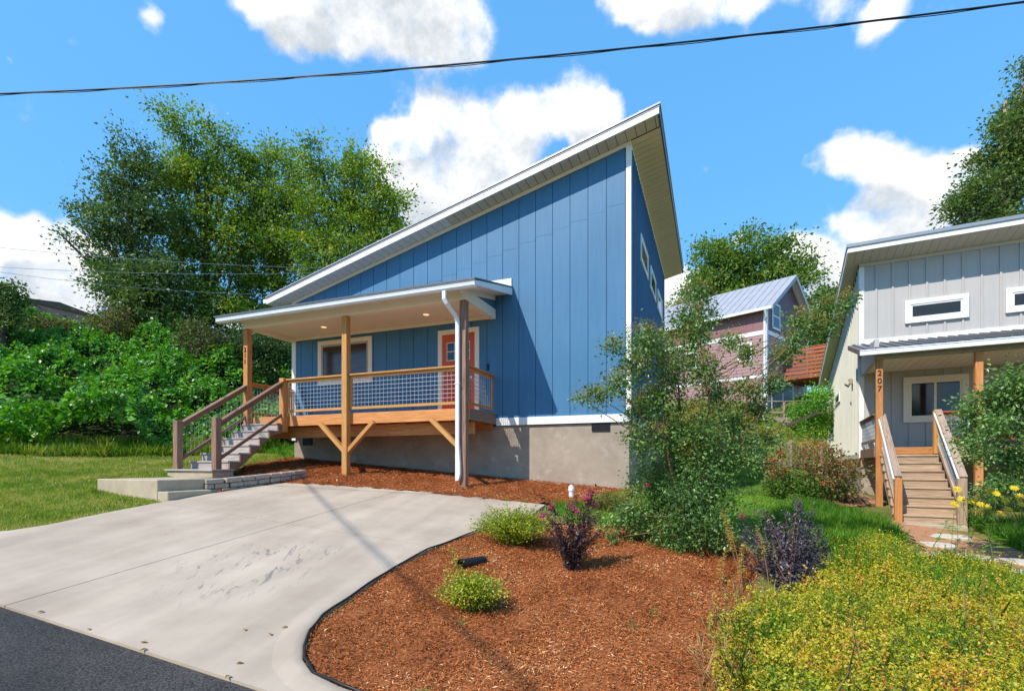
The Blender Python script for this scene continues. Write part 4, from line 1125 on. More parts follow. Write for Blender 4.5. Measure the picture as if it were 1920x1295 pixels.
# windows
def gwin(p0, p1, z0, z1, tw, split, frame_mat, pane_mat):
    m_ = MB(); y0, y1 = Q - .085, Q - .004
    m_.box(p0, p1, y0, y1, z1 - tw, z1); m_.box(p0, p1, y0, y1, z0, z0 + tw); m_.box(p0, p0 + tw, y0 + .0005, y1, z0 + tw, z1 - tw); m_.box(p1 - tw, p1, y0 + .0005, y1, z0 + tw, z1 - tw)
    win = grey.part('window', m_, frame_mat, bevel=.004)
    a, b, c, d = p0 + tw, p1 - tw, z0 + tw, z1 - tw; k = .045
    m_ = MB(); y0 = Q - .065
    m_.box(a, b, y0, y1, d - k, d); m_.box(a, b, y0, y1, c, c + k); m_.box(a, a + k, y0 + .0005, y1, c + k, d - k); m_.box(b - k, b, y0 + .0005, y1, c + k, d - k)
    grey.part('sash', m_, frame_mat, win)
    if split:
        h = (a + b) / 2; m_ = MB(); m_.box(h - .03, h + .03, y0 + .002, y1, c + k, d - k); grey.part('mullion', m_, frame_mat, win)
        for e0, e1 in ((a + k, h - .03), (h + .03, b - k)):
            m_ = MB(); m_.box(e0, e1, Q - .05, Q - .036, c + k, d - k); grey.part('pane', m_, pane_mat, win)
    else:
        m_ = MB(); m_.box(a + k, b - k, Q - .05, Q - .036, c + k, d - k); grey.part('pane', m_, pane_mat, win)
gwin(3.141, 4.60, 5.82, 6.50, .135, False, WHITE, GLASS)
gwin(5.378, 6.84, 5.82, 6.50, .135, False, WHITE, GLASS)
gwin(3.10, 4.60, 2.87, 4.22, .155, True, CREAM, GLASS)
gwin(6.4, 7.9, 2.87, 4.22, .155, True, CREAM, GLASS)
def swin(q0, q1, z0, z1, tw=.07):
    m_ = MB(); x0, x1 = PC - .065, PC - .001
    m_.box(x0, x1, q0, q1, z1 - tw, z1); m_.box(x0, x1, q0, q1, z0, z0 + tw); m_.box(x0 + .0005, x1, q0, q0 + tw, z0 + tw, z1 - tw); m_.box(x0 + .0005, x1, q1 - tw, q1, z0 + tw, z1 - tw)
    win = grey.part('window', m_, WHITE); m_ = MB(); m_.box(x0 + .012, x1, q0 + tw, q1 - tw, z0 + tw, z1 - tw); grey.part('pane', m_, GLASS, win)
swin(25.0, 27.1, 4.24, 4.64); swin(28.75, 31.0, 3.2, 4.42)
m_ = MB(); m_.box(PC - .14, PC - .03, 20.45, 20.62, 4.36, 4.52); m_.tube([(PC - .09, 20.53, 4.42), (PC - .2, 20.5, 4.30)], [.05, .09], 10); grey.part('wall_lamp', m_, BRASS)
m_ = MB(); m_.box(PC - .12, PC - .02, 28.9, 29.0, 4.85, 5.05); m_.tube([(PC - .08, 28.95, 5.0), (PC - .3, 28.7, 4.98)], [.06, .09], 8); grey.part('floodlight', m_, BLACK)
m_ = MB(); m_.box(PC - .2, PC - .02, 28.3, 28.7, 2.75, 3.1); mt_ = grey.part('meter_box', m_, GUTTER, bevel=.01)
m_ = MB(); m_.box(PC - .18, PC - .02, 28.15, 28.45, 2.40, 2.72); grey.part('meter_box', m_, PVC, bevel=.01)
m_ = MB(); m_.cyl((PC - .1, 28.3, 1.5), (PC - .1, 28.3, 2.4), .05, n=8); grey.part('conduit', m_, PVC)
# porch
QP = 16.15
d2 = MB(); d2.box(PC + .03, 9.0, QP - .019, QP + .019, 1.82, 2.072); grey.part('deck_rim', d2, TANW, bevel=.004)
d2 = MB(); d2.box(PC + .011, PC + .049, QP + .0195, Q - .03, 1.82, 2.072); grey.part('deck_rim', d2, BROWNW, bevel=.004)
d2 = MB(); d2.box(PC + .05, 9.0, QP + .02, Q - .02, 2.035, 2.07); grey.part('deck_floor', d2, TANW)
def gpost(p0, q0, z0, z1, mat=CEDAR, w_=.15, name='porch_post'):
    m_ = MB(); m_.box(p0, p0 + w_, q0, q0 + w_, z0, z1); return grey.part(name, m_, mat, bevel=.008)
gp_ = gpost(2.065, QP - .17, -0.1, 4.345, CEDAR); gpost(4.02, QP - .17, -0.1, 4.345, CEDAR); gpost(6.2, QP - .17, -0.1, 4.345, CEDAR)
for i, ch in enumerate('207'):
    grey.text('house_number', ch, (2.14, QP - .178, 3.98 - i * .2), .2, BLACK, gp_)
def grail(a, b, ax, c, z0=2.22, z1=2.95, mat=CEDAR, par=None):
    def bx(m_, p, q, w0, w1, za, zb):
        if ax == 0: m_.box(p, q, c + w0, c + w1, za, zb)
        else: m_.box(c + w0, c + w1, p, q, za, zb)
    m_ = MB(); bx(m_, a, b, -.07, .07, z1 - .036, z1); top = grey.part('handrail', m_, mat, bevel=.004)
    m_ = MB(); bx(m_, a, b, -.02, .02, z1 - .11, z1 - .037); grey.part('sub_rail', m_, mat, top)
    m_ = MB(); bx(m_, a, b, -.02, .02, z0, z0 + .08); grey.part('bottom_rail', m_, mat, top)
    m_ = MB()
    for z in np.linspace(z0 + .08, z1 - .11, 6)[1:-1]: m_.tube([(a, c, z), (b, c, z)] if ax == 0 else [(c, a, z), (c, b, z)], .005, 4, False)
    x = a + .08
    while x < b: m_.tube([(x, c, z0 + .08), (x, c, z1 - .1)] if ax == 0 else [(c, x, z0 + .08), (c, x, z1 - .1)], .005, 4, False); x += .102
    grey.part('wire_mesh', m_, GALV, top)
grail(QP, Q - .05, 1, PC + .05, mat=BROWNW); grail(3.42, 4.02, 0, QP - .05, mat=REDW); grail(4.17, 6.2, 0, QP - .05, mat=REDW); grail(6.35, 9, 0, QP - .05, mat=REDW)
SG0, SG1 = 2.20, 3.27; gr_, gn = .193, .262
for i in range(1, 9):
    zt = 2.07 - gr_ * i; q0 = QP - .02 - gn * i
    m_ = MB(); m_.box(SG0 - .06, SG1 + .03, q0 - .025, q0 + gn + .01, zt - .038, zt); grey.part('tread', m_, TANW, bevel=.005)
    m_ = MB(); m_.box(SG0, SG1, q0 + .003, q0 + .022, zt - gr_ + .002, zt - .0385); grey.part('riser', m_, TANW)
m_ = MB(); m_.box(SG0, SG1, QP - .039, QP - .0195, 1.90, 2.068); grey.part('riser', m_, CEDAR)
for p0 in (SG0 - .041, SG1 + .001):
    pts_ = [(QP - .02, 2.03)]
    for i in range(1, 9):
        pts_ += [(QP - .02 - gn * (i - 1), 2.07 - gr_ * i - .039), (QP - .02 - gn * i, 2.07 - gr_ * i - .039)]
    pts_ += [(QP - .02 - gn * 8, .30), (QP - .02 - gn * 8 + .2, .30), (QP - .02, 1.62)]
    m_ = MB(); m_.prism(pts_, 0, p0, p0 + .04); grey.part('stringer', m_, TANW)
qn = QP - gn * 8 - .06
gpost(SG0 - .06, qn - .07, 0.2, 1.33, CEDAR, .14, 'newel_post'); gpost(SG1 - .05, qn - .07, 0.2, 1.34, TANW, .16, 'newel_post'); gpost(SG1 - .03, QP - .16, 1.9, 2.98, CEDAR_Y, .14, 'newel_post')
for pp, q1, z1 in ((SG0 + .01, QP - .04, 2.93), (SG1 + .06, QP - .1, 2.98)):
    a, b = np.array((pp, qn, 1.36)), np.array((pp, q1, z1))
    m_ = MB(); m_.beam(a, b, .14, .05); hr = grey.part('handrail', m_, RAILW, bevel=.005)
    m_ = MB(); m_.beam(a - (0, 0, .08), b - (0, 0, .08), .04, .08); grey.part('sub_rail', m_, TANW, hr)
    m_ = MB(); m_.beam(a - (0, 0, .82), b - (0, 0, .82), .06, .09); grey.part('bottom_rail', m_, TANW, hr)
    m_ = MB(); o_ = np.array((-.07, 0, -.06)); m_.tube([a + o_, b + o_], .028, 8); grey.part('grab_pipe', m_, GUTTER, hr)
    m_ = MB()
    for t_ in np.linspace(.02, .98, 24):
        p = a + (b - a) * t_; m_.tube([p - (0, 0, .1), p - (0, 0, .8)], .005, 4, False)
    for h_ in (.25, .4, .55, .7): m_.tube([a - (0, 0, h_), b - (0, 0, h_)], .005, 4, False)
    grey.part('wire_mesh', m_, GALV, hr)
m_ = MB(); m_.box(SG0 - .05, SG1 + .05, qn - .35, qn + .35, 0.1, .355); grey.part('bottom_step', m_, CONC, bevel=.01)
# porch roof
QG = 15.78; PA = 1.67
def zq(q): return 4.50 + .24 * (q - QG)
p = MB(); p.prism([(QG + .06, zq(QG) - .02), (Q - .032, zq(Q) - .03), (Q - .032, zq(Q) + .02), (QG + .06, zq(QG) + .03)], 0, PC + .02, PE); gpr = grey.part('porch_roof', p, SOFFIT)
p = MB(); p.prism([(QG - .02, zq(QG) + .05), (Q - .031, zq(Q) + .055), (Q - .031, zq(Q) + .075), (QG - .02, zq(QG) + .07)], 0, PC - .32, PE); grey.part('metal_sheet', p, METAL_D, gpr)
p = MB(); x = PC - .2
while x < PE:
    p.prism([(QG - .02, zq(QG) + .07), (Q - .032, zq(Q) + .075), (Q - .032, zq(Q) + .115), (QG - .02, zq(QG) + .11)], 0, x, x + .05); x += .23
grey.part('roof_rib', p, METAL_D, gpr, kind='stuff')
p = MB(); p.box(PC - .34, PE, QG - .1, QG - .021, 4.425, 4.56); p.box(PC - .34, PE, QG - .112, QG - .1, 4.535, 4.562); grey.part('gutter', p, GUTTER, gpr, bevel=.01)
p = MB(); p.prism([(QG, zq(QG) - .06), (Q - .04, zq(Q) - .06), (Q - .04, zq(Q) + .05), (QG, zq(QG) + .05)], 0, PC - .32, PC - .28); grey.part('fascia', p, BROWNW, gpr)
p = MB(); p.box(PC + .03, PE, QP - .17, QP - .02, 4.35, 4.62); grey.part('porch_beam', p, M('taupe_beam_paint', (0.33, 0.30, 0.24), 0.6), bevel=.004)
p = MB(); p.box(PC + .02, PC + .12, QP - .0195, Q - .03, 4.35, 4.9); grey.part('porch_beam', p, GREY, bevel=.004)
p = MB(); x = PC + .13
while x < PE - .1:
    p.box(x, x + .19, QP - .018, Q - .03, 4.42, 4.435); x += .2
grey.part('ceiling', p, CREAM, gpr, kind='stuff')

# ================================================================== the plum house up the hill
PY = YAW - R(48)
plum = Thing('plum_house', 'two-tone plum and mauve house with grey metal gable roof uphill', 'house', (-16, 36, 4.6), PY)
P1, P0, Q0, Q1 = -12.59, -25.0, 32.35, 39.4
ZB, ZE = 5.0, 11.35
w = MB(); w.box(P0, P1 - .01, Q0 + .01, Q1, 3.2, ZE); pw = plum.part('wall', w, MAUVE)
w = MB(); w.prism([(Q0 + .01, ZE), (Q1, ZE), ((Q0 + Q1) / 2, ZE + 2.45)], 0, P0, P1 - .01); plum.part('gable', w, INDIGO, pw)
s = MB(); z = 4.6
while z < 9.6:
    if not (7.0 < z < 7.15): s.prism([(Q0 - .02, z), (Q0 + .01, z), (Q0 + .01, z + .19), (Q0 - .004, z + .19)], 0, P0, P1 - .06)
    z += .2
plum.part('lap_siding', s, MAUVE, pw, kind='stuff')
s = MB(); z = 4.6
while z < 9.6:
    s.prism([(P1 + .02, z), (P1 - .01, z), (P1 - .01, z + .19), (P1 + .004, z + .19)], 1, Q0 + .06, Q1); z += .2
plum.part('lap_siding', s, MAUVE, pw, kind='stuff')
s = MB(); x = P0
while x < P1 - .3:
    s.box(x + .01, x + .395, Q0 - .008, Q0 + .01, 9.88, ZE - .02); x += .4
plum.part('board_siding', s, PURP, pw, kind='stuff')
s = MB(); x = Q0 + .05
while x < Q1 - .1:
    zt = ZE + 2.45 * (1 - abs((x + .2) - (Q0 + Q1) / 2) / ((Q1 - Q0) / 2)) - .25
    s.box(P1 - .01, P1 + .008, x + .01, min(x + .395, Q1), 9.88, max(zt, ZE - .1)); x += .4
plum.part('board_siding', s, INDIGO, pw, kind='stuff')
def pt(m_, name='trim', mat=WHITE): return plum.part(name, m_, mat)
t = MB(); t.box(P0, P1 + .02, Q0 - .035, Q0 - .021, 9.62, 9.88); pt(t, 'band_trim'); t = MB(); t.box(P1 + .021, P1 + .035, Q0 - .03, Q1, 9.62, 9.88); pt(t, 'band_trim')
t = MB(); t.box(P0, P1 + .02, Q0 - .035, Q0 - .021, 6.98, 7.16); pt(t, 'band_trim')
t = MB(); t.box(P1 - .16, P1 + .03, Q0 - .045, Q0 - .036, 4.4, ZE); pt(t, 'corner_trim'); t = MB(); t.box(P1 + .036, P1 + .045, Q0 - .04, Q0 + .16, 4.4, ZE); pt(t, 'corner_trim')
t = MB(); t.box(P1 + .021, P1 + .04, Q1 - .16, Q1 + .01, 4.4, ZE); pt(t, 'corner_trim')
QM = (Q0 + Q1) / 2; OV = .45; ek = 2.45 / ((Q1 - Q0) / 2)
for sgn in (-1, 1):
    qe = QM + sgn * ((Q1 - Q0) / 2 + OV); ze = ZE - OV * ek
    r = MB(); r.prism([(QM, ZE + 2.45 + .06), (qe, ze + .06), (qe, ze + .16), (QM, ZE + 2.45 + .18)], 0, P0, P1 + .55); rf = plum.part('roof', r, METAL_L)
    r = MB(); r.prism([(QM, ZE + 2.45 - .12), (qe, ze - .12), (qe, ze + .059), (QM, ZE + 2.45 + .059)], 0, P1 + .51, P1 + .545); plum.part('fascia', r, METAL_L if sgn < 0 else SOFFIT_W, rf)
    r = MB(); r.prism([(QM, ZE + 2.45 + .03), (qe, ze + .03), (qe, ze + .059), (QM, ZE + 2.45 + .059)], 0, P1 + .04, P1 + .509); plum.part('soffit', r, SOFFIT_W, rf)
    r = MB(); x = P0
    while x < P1 + .5:
        r.prism([(QM, ZE + 2.45 + .18), (qe, ze + .16), (qe, ze + .2), (QM, ZE + 2.45 + .22)], 0, x, x + .04); x += .5
    plum.part('roof_rib', r, METAL_L, rf, kind='stuff')
r = MB(); r.box(P0, P1 + .5, Q0 - OV - .1, Q0 - OV, ZE - OV * ek - .06, ZE - OV * ek + .1); plum.part('gutter', r, GUTTER)
r = MB(); r.tube([(P1 + .12, Q0 - OV - .05, ZE - .4), (P1 + .12, Q0 - .3, ZE - .75), (P1 - .06, Q0 - .1, ZE - .95), (P1 - .06, Q0 - .1, 5.2)], .07, 8); plum.part('downspout', r, GUTTER)
def pwin(ax, c, a, b, z0, z1, tw=.12):
    def bx(m_, p, q, o0, o1, za, zb):
        if ax == 0: m_.box(c + o0, c + o1, p, q, za, zb)
        else: m_.box(p, q, c - o1, c - o0, za, zb)
    m_ = MB(); bx(m_, a, b, .02, .06, z1 - tw, z1); bx(m_, a, b, .02, .06, z0, z0 + tw); bx(m_, a, a + tw, .02, .059, z0 + tw, z1 - tw); bx(m_, b - tw, b, .02, .059, z0 + tw, z1 - tw)
    h = (z0 + z1) / 2; bx(m_, a + tw, b - tw, .02, .055, h - .04, h + .04)
    wi = plum.part('window', m_, WHITE); m_ = MB(); bx(m_, a + tw, b - tw, .02, .04, z0 + tw, h - .04); plum.part('pane', m_, GLASS, wi)
    m_ = MB(); bx(m_, a + tw, b - tw, .02, .04, h + .04, z1 - tw); plum.part('pane', m_, GLASS, wi)
pwin(0, P1, 33.15, 34.4, 10.1, 11.75); pwin(0, P1, 37.6, 38.7, 10.1, 11.3); pwin(1, Q0, -14.35, -13.45, 8.1, 9.3); pwin(1, Q0, -18.0, -17.1, 8.1, 9.3)
m_ = MB(); m_.box(P1 + .02, P1 + .08, 33.0, 36.6, 4.6, 6.9); sd = plum.part('sliding_door', m_, WHITE)
for a, b in ((33.12, 34.7), (34.85, 36.45)):
    m_ = MB(); m_.box(P1 + .081, P1 + .09, a, b, 4.7, 6.78); plum.part('pane', m_, GLASS_D, sd)
# deck of the plum house
dq0, dq1, dp1 = 34.9, 38.6, -9.3
d2 = MB(); d2.box(P1 + .03, dp1, dq0, dq1, 7.02, 7.25); dkp = plum.part('deck', d2, REDW)
for k in range(7):
    z = 7.32 + k * .235
    d2 = MB(); d2.box(P1 + .06, dp1, dq0 - .03, dq0 - .005, z, z + .175); plum.part('deck_slat', d2, REDW, dkp)
    d2 = MB(); d2.box(dp1 + .005, dp1 + .03, dq0, dq1, z, z + .175); plum.part('deck_slat', d2, REDW, dkp)
d2 = MB(); d2.box(P1 + .06, dp1 + .03, dq0 - .06, dq0 + .05, 8.93, 8.97); plum.part('deck_cap', d2, REDW, dkp)
for x in (P1 + .1, -10.95, dp1 - .08):
    d2 = MB(); d2.box(x, x + .1, dq0 - .004, dq0 + .09, 7.0, 8.92); plum.part('deck_post', d2, REDW, dkp)
for x in (-9.5,):
    d2 = MB(); d2.box(x, x + .2, dq0 + .1, dq0 + .3, 3.5, 7.0); plum.part('deck_post', d2, REDW, dkp)
# fences between the houses ---------------------------------------------------
fn_ = Thing('yard_fence', 'old wooden post and wire fence between the blue and grey houses', 'fence', (1.9, 22.2, 2.0))
fp = [(0.35, 20.6), (1.55, 21.0), (2.75, 21.35), (3.9, 22.3), (4.9, 23.9)]
for (x, y) in fp:
    z = h1(x, y); m_ = MB(); m_.box(x - .05, x + .05, y - .05, y + .05, z - .2, z + 1.05); fn_.part('fence_post', m_, FENCEW, bevel=.008)
for a, b in zip(fp[:-1], fp[1:]):
    za, zb_ = h1(*a), h1(*b)
    m_ = MB(); m_.beam((*a, za + .1), (*b, zb_ + .1), .05, .14); fn_.part('fence_rail', m_, FENCEW)
    m_ = MB()
    for h_ in (.3, .5, .7, .9): m_.tube([(*a, za + h_), (*b, zb_ + h_)], .006, 4, False)
    for t_ in np.linspace(.08, .92, 10):
        x, y, z = a[0] + (b[0] - a[0]) * t_, a[1] + (b[1] - a[1]) * t_, za + (zb_ - za) * t_; m_.tube([(x, y, z + .15), (x, y, z + .95)], .005, 4, False)
    fn_.part('wire_mesh', m_, GALV)
f2 = Thing('terrace_fence', 'pale wooden rail fence on the terrace below the plum house', 'fence', (3.6, 31, 4.4))
tp = [at(1433, 752, 27.5), at(1470, 752, 27.2), at(1507, 751, 27.0), at(1540, 750, 26.8)]
for q in tp:
    m_ = MB(); m_.box(q[0] - .06, q[0] + .06, q[1] - .06, q[1] + .06, q[2] - 1.3, q[2]); f2.part('fence_post', m_, FENCEW)
for a, b in zip(tp[:-1], tp[1:]):
    m_ = MB(); m_.beam(a, b, .12, .05); f2.part('fence_rail', m_, FENCEW); m_ = MB(); m_.beam(a - (0, 0, .6), b - (0, 0, .6), .05, .1); f2.part('fence_rail', m_, FENCEW)
m_ = MB(); a, b = at(1453, 783, 25.5), at(1500, 785, 25.2); m_.beam(a - (0, 0, .1), b - (0, 0, .1), .2, .25); solo('landscape_timber', m_, FENCEW, 'pale timber edging lying on the grass slope below the terrace fence', 'timber')
m_ = MB(); a, b = at(1475, 798, 22), at(1535, 772, 21.5); m_.beam(a, b, .12, .12); solo('fence_log', m_, BARK, 'dark sloping log rail rising toward the bush by the grey house', 'log')

# ---------------------------------------------------------------- small things
p = MB(); p.cyl((0, 0, -.1), (0, 0, .10), .05, n=16); p.cyl((0, 0, .10), (0, 0, .16), .064, n=16); p.cyl((0, 0, .16), (0, 0, .2), .058, .05, 16); p.box(-.025, .025, -.025, .025, .2, .225)
pipe = put('cleanout_pipe', p.mesh('cleanout_pipe', PVC), bevel=.004); pipe.location = (-2.55, 9.62, h1(-2.55, 9.62) + .05); tag(pipe, 'short white capped pipe standing in the mulch near the foundation corner', 'pipe')
a = np.array((-2.66, 5.12, h1(-2.66, 5.12) + .06)); b = np.array((-2.50, 5.44, h1(-2.5, 5.44) + .03))
p = MB()
ringp = [a + (b - a) * t_ for t_ in np.linspace(0, 1, 31)]
p.tube(ringp, [.056 + (.004 if i % 2 else 0) for i in range(31)], 16, cap=False)
p.tube([a + (b - a) * .001, b], [.046, .046], 16, cap=False)
solo('drain_pipe', p, BLACK, 'black corrugated drain pipe lying in the mulch between two yellow shrubs', 'pipe', smooth=True)
# overhead cable along the street, with its lashing
w0, w1 = at(0, 176, 6.6), at(1920, 4, 5.2)
def wire(t_):
    p_ = w0 + (w1 - w0) * t_; p_ = p_.copy(); p_[2] -= .30 * 4 * t_ * (1 - t_) * .45; return p_
p = MB(); ts = np.linspace(-1.2, 2.0, 120)
p.tube([wire(t_) for t_ in ts], .0095, 7)
p.tube([wire(t_) + np.array((0, .008 * math.cos(t_ * 60), -.016 + .004 * math.sin(t_ * 60))) for t_ in np.linspace(-1.2, 2.0, 500)], .0045, 5)
solo('overhead_cable', p, BLACK, 'thick black utility cable crossing the sky above the blue house', 'cable', smooth=True)
p = MB(); ca, cb_ = np.array((-15.4, 3.6, 10.9)), np.array((-3.6, -6.2, 9.6))
def sag(t_, dx): return ca + (cb_ - ca) * t_ + np.array((dx, .3 * dx, -.9 * 4 * t_ * (1 - t_) * .25))
p.tube([sag(t_, 0) for t_ in np.linspace(-.27, 1.9, 60)], .013, 7)
p.tube([sag(t_, -.055) + np.array((0, 0, .02 * math.sin(t_ * 9))) for t_ in np.linspace(-.27, 1.9, 60)], .009, 6)
solo('overhead_cable', p, BLACK, 'bundled cable running high over the driveway and casting one faint soft shadow band', 'cable', smooth=True)
for (x0, y0, x1, y1, F, lb) in ((60, 470, 640, 503, 19, 'topmost thin grey wire in front of the tall trees at left'), (80, 505, 620, 510, 19.3, 'middle thin grey wire in front of the tall trees at left'), (160, 530, 560, 552, 19.6, 'lowest thin grey wire in front of the tall trees at left')):
    a, b = at(x0, y0, F), at(x1, y1, F + 3)
    p = MB(); p.tube([a + (b - a) * t_ - np.array((0, 0, .5 * t_ * (1 - t_))) for t_ in np.linspace(-.6, 1.4, 30)], .007, 5); solo('utility_wire', p, METAL, lb, 'wire', 'thin wires in front of the left trees')
# pale flagstones of the neighbour's path
for i, (x, y, r_, lb) in enumerate(((3.15, 9.5, .30, 'pale flagstone at the near left end of the neighbour path'), (3.75, 9.9, .36, 'wide pale flagstone in the middle of the neighbour path'), (3.6, 10.9, .38, 'pale flagstone just in front of the long wooden stairs'), (4.25, 12.2, .40, 'pale flagstone right at the foot of the long wooden stairs'), (4.4, 10.1, .34, 'pale flagstone at the right end of the neighbour path'), (4.0, 9.1, .28, 'small pale flagstone nearest the yellow ground cover'))):
    n_ = 9; z = h1(x, y)
    poly = [(x + r_ * random.uniform(.75, 1.1) * math.cos(k * 2 * math.pi / n_), y + r_ * random.uniform(.7, 1.0) * math.sin(k * 2 * math.pi / n_)) for k in range(n_)]
    p = MB(); p.prism(poly, 2, z - .05, z + .045); solo('flagstone', p, FLAG, lb, 'flagstone', 'pale flagstones of the path', bevel=.012)
sheet('clay_path', [(2.9, 14.6), (4.6, 12.9), (5.1, 11), (4.8, 9.5), (3.9, 8.6), (3.0, 9.0), (3.3, 10.5), (3.6, 12.2), (3.2, 13.6), (2.6, 15.2), (3.0, 17.5), (4.2, 18.6), (4.4, 16.2)], .12, .02, CLAY, crown=.02)
# glimpses of houses behind the trees at left
gl = Thing('distant_house', 'pale grey distant house glimpsed behind the left porch post', 'house', (-26, 36, 8.6), R(20))
c0 = np.array((-26.0, 36.0))
def loc(px, py, F):
    q = at(px, py, F); d = q[:2]; y = -R(20); return np.array((d[0] * math.cos(y) - d[1] * math.sin(y), d[0] * math.sin(y) + d[1] * math.cos(y), q[2]))
q = loc(470, 650, 44)
gl.b = np.array((q[0], q[1] + 3.5, q[2] - 5)); _cy, _sy = math.cos(R(20)), math.sin(R(20))
gl.o.location = (gl.b[0] * _cy - gl.b[1] * _sy, gl.b[0] * _sy + gl.b[1] * _cy, gl.b[2])
w = MB(); w.box(q[0] - 5, q[0] + 6, q[1], q[1] + 7, q[2] - 5, q[2] + .3); gl.part('wall', w, M('pale_blue_grey_siding', (0.5, 0.52, 0.58), 0.5))
w = MB(); w.prism([(q[1] - .6, q[2] + .2), (q[1] + 3.5, q[2] + 2.4), (q[1] + 7.6, q[2] + .2)], 0, q[0] - 5.5, q[0] + 6.5); gl.part('roof', w, METAL)
g2 = Thing('distant_roof', 'low brown roof showing above the vines at far left', 'building', tuple(at(85, 590, 34)))
w = MB(); c = at(85, 584, 34); w.prism([(c[1] - 3, c[2]), (c[1], c[2] + .45), (c[1] + 3, c[2])], 0, c[0] - 1.6, c[0] + 1.6); g2.part('roof', w, M('brown_roof', (0.14, 0.10, 0.08), 0.8)); w = MB(); w.box(c[0] - 1.5, c[0] + 1.5, c[1] - 2.8, c[1] + 2.8, c[2] - 3, c[2] - .01); g2.part('wall', w, MAUVE)

# ================================================================== vegetation
TREE_G = leafmat('tree_leaves', [(0, (0.048, 0.104, 0.0168)), (0.4, (0.144, 0.244, 0.0288)), (0.75, (0.276, 0.378, 0.042)), (1, (0.456, 0.439, 0.06))], 0.45, 0.33)
TREE_D = leafmat('dark_tree_leaves', [(0, (0.036, 0.0732, 0.024)), (0.5, (0.102, 0.171, 0.036)), (0.85, (0.216, 0.268, 0.0504)), (1, (0.36, 0.317, 0.072))], 0.45, 0.3)
TREE_B = leafmat('bright_tree_leaves', [(0, (0.05, 0.1, 0.018)), (0.4, (0.11, 0.2, 0.028)), (0.8, (0.19, 0.28, 0.035)), (1, (0.3, 0.32, 0.05))], 0.45, 0.35)
KUDZU = leafmat('vine_leaves', [(0, (0.0405, 0.13, 0.0143)), (0.45, (0.101, 0.286, 0.026)), (0.8, (0.203, 0.455, 0.0455)), (1, (0.432, 0.546, 0.065))], 0.38, 0.3, 0.45)
BROWNBUSH = leafmat('brownish_bush_leaves', [(0, (0.055, 0.075, 0.02)), (0.5, (0.15, 0.15, 0.04)), (1, (0.3, 0.22, 0.07))], 0.55, 0.3)
MYRTLE = leafmat('myrtle_leaves', [(0, (0.046, 0.115, 0.0287)), (0.5, (0.138, 0.253, 0.0575)), (0.85, (0.253, 0.38, 0.0862)), (1, (0.38, 0.402, 0.0978))], 0.36, 0.25, 0.5)
SEEDS = leafmat('myrtle_seed_heads', [(0, (0.15, 0.115, 0.025)), (0.6, (0.33, 0.235, 0.05)), (1, (0.45, 0.29, 0.07))], 0.6, 0.2)
YSHRUB = leafmat('yellow_shrub_leaves', [(0, (0.09, 0.18, 0.015)), (0.4, (0.28, 0.36, 0.022)), (0.8, (0.55, 0.53, 0.05)), (1, (0.75, 0.62, 0.15))], 0.45, 0.35)
YCOVER = leafmat('yellow_cover_leaves', [(0, (0.06, 0.15, 0.016)), (0.3, (0.22, 0.3, 0.022)), (0.62, (0.58, 0.5, 0.035)), (0.85, (0.7, 0.47, 0.06)), (1, (0.55, 0.19, 0.06))], 0.45, 0.35)
DARKP = leafmat('dark_purple_leaves', [(0, (0.025, 0.014, 0.017)), (0.6, (0.07, 0.033, 0.035)), (1, (0.17, 0.085, 0.075))], 0.38, 0.12, 0.5)
SLATEP = leafmat('slate_purple_leaves', [(0, (0.024, 0.018, 0.026)), (0.55, (0.08, 0.06, 0.08)), (0.82, (0.17, 0.13, 0.155)), (0.93, (0.1, 0.14, 0.05)), (1, (0.13, 0.19, 0.06))], 0.4, 0.12, 0.45)
PINK = leafmat('pink_petals', [(0, (0.35, 0.02, 0.09)), (1, (0.62, 0.07, 0.22))], 0.6, 0.3)
GRASS = leafmat('lawn_blades', [(0, (0.0828, 0.19, 0.015)), (0.4, (0.184, 0.302, 0.027)), (0.7, (0.386, 0.403, 0.065)), (1, (0.57, 0.47, 0.16))], 0.5, 0.35)
GRASS_G = leafmat('fresh_grass_blades', [(0, (0.05, 0.16, 0.014)), (0.6, (0.13, 0.32, 0.025)), (1, (0.3, 0.42, 0.045))], 0.45, 0.35)
STRAW = leafmat('straw_blades', [(0, (0.16, 0.18, 0.035)), (0.5, (0.30, 0.26, 0.08)), (1, (0.50, 0.38, 0.17))], 0.6, 0.3)
HYDR = leafmat('browned_hydrangea', [(0, (0.1, 0.05, 0.02)), (0.5, (0.36, 0.145, 0.05)), (1, (0.56, 0.3, 0.12))], 0.7, 0.25)
GOLD = leafmat('yellow_petals', [(0, (0.55, 0.38, 0.01)), (1, (0.80, 0.62, 0.03))], 0.5, 0.3)
DRYY = leafmat('dry_yellow_leaves', [(0, (0.30, 0.20, 0.04)), (0.6, (0.55, 0.45, 0.10)), (1, (0.70, 0.62, 0.22))], 0.6, 0.35)
STEM = M('green_stem', (0.10, 0.14, 0.03), 0.6)
STEM_R = M('reddish_stem', (0.20, 0.09, 0.04), 0.6)

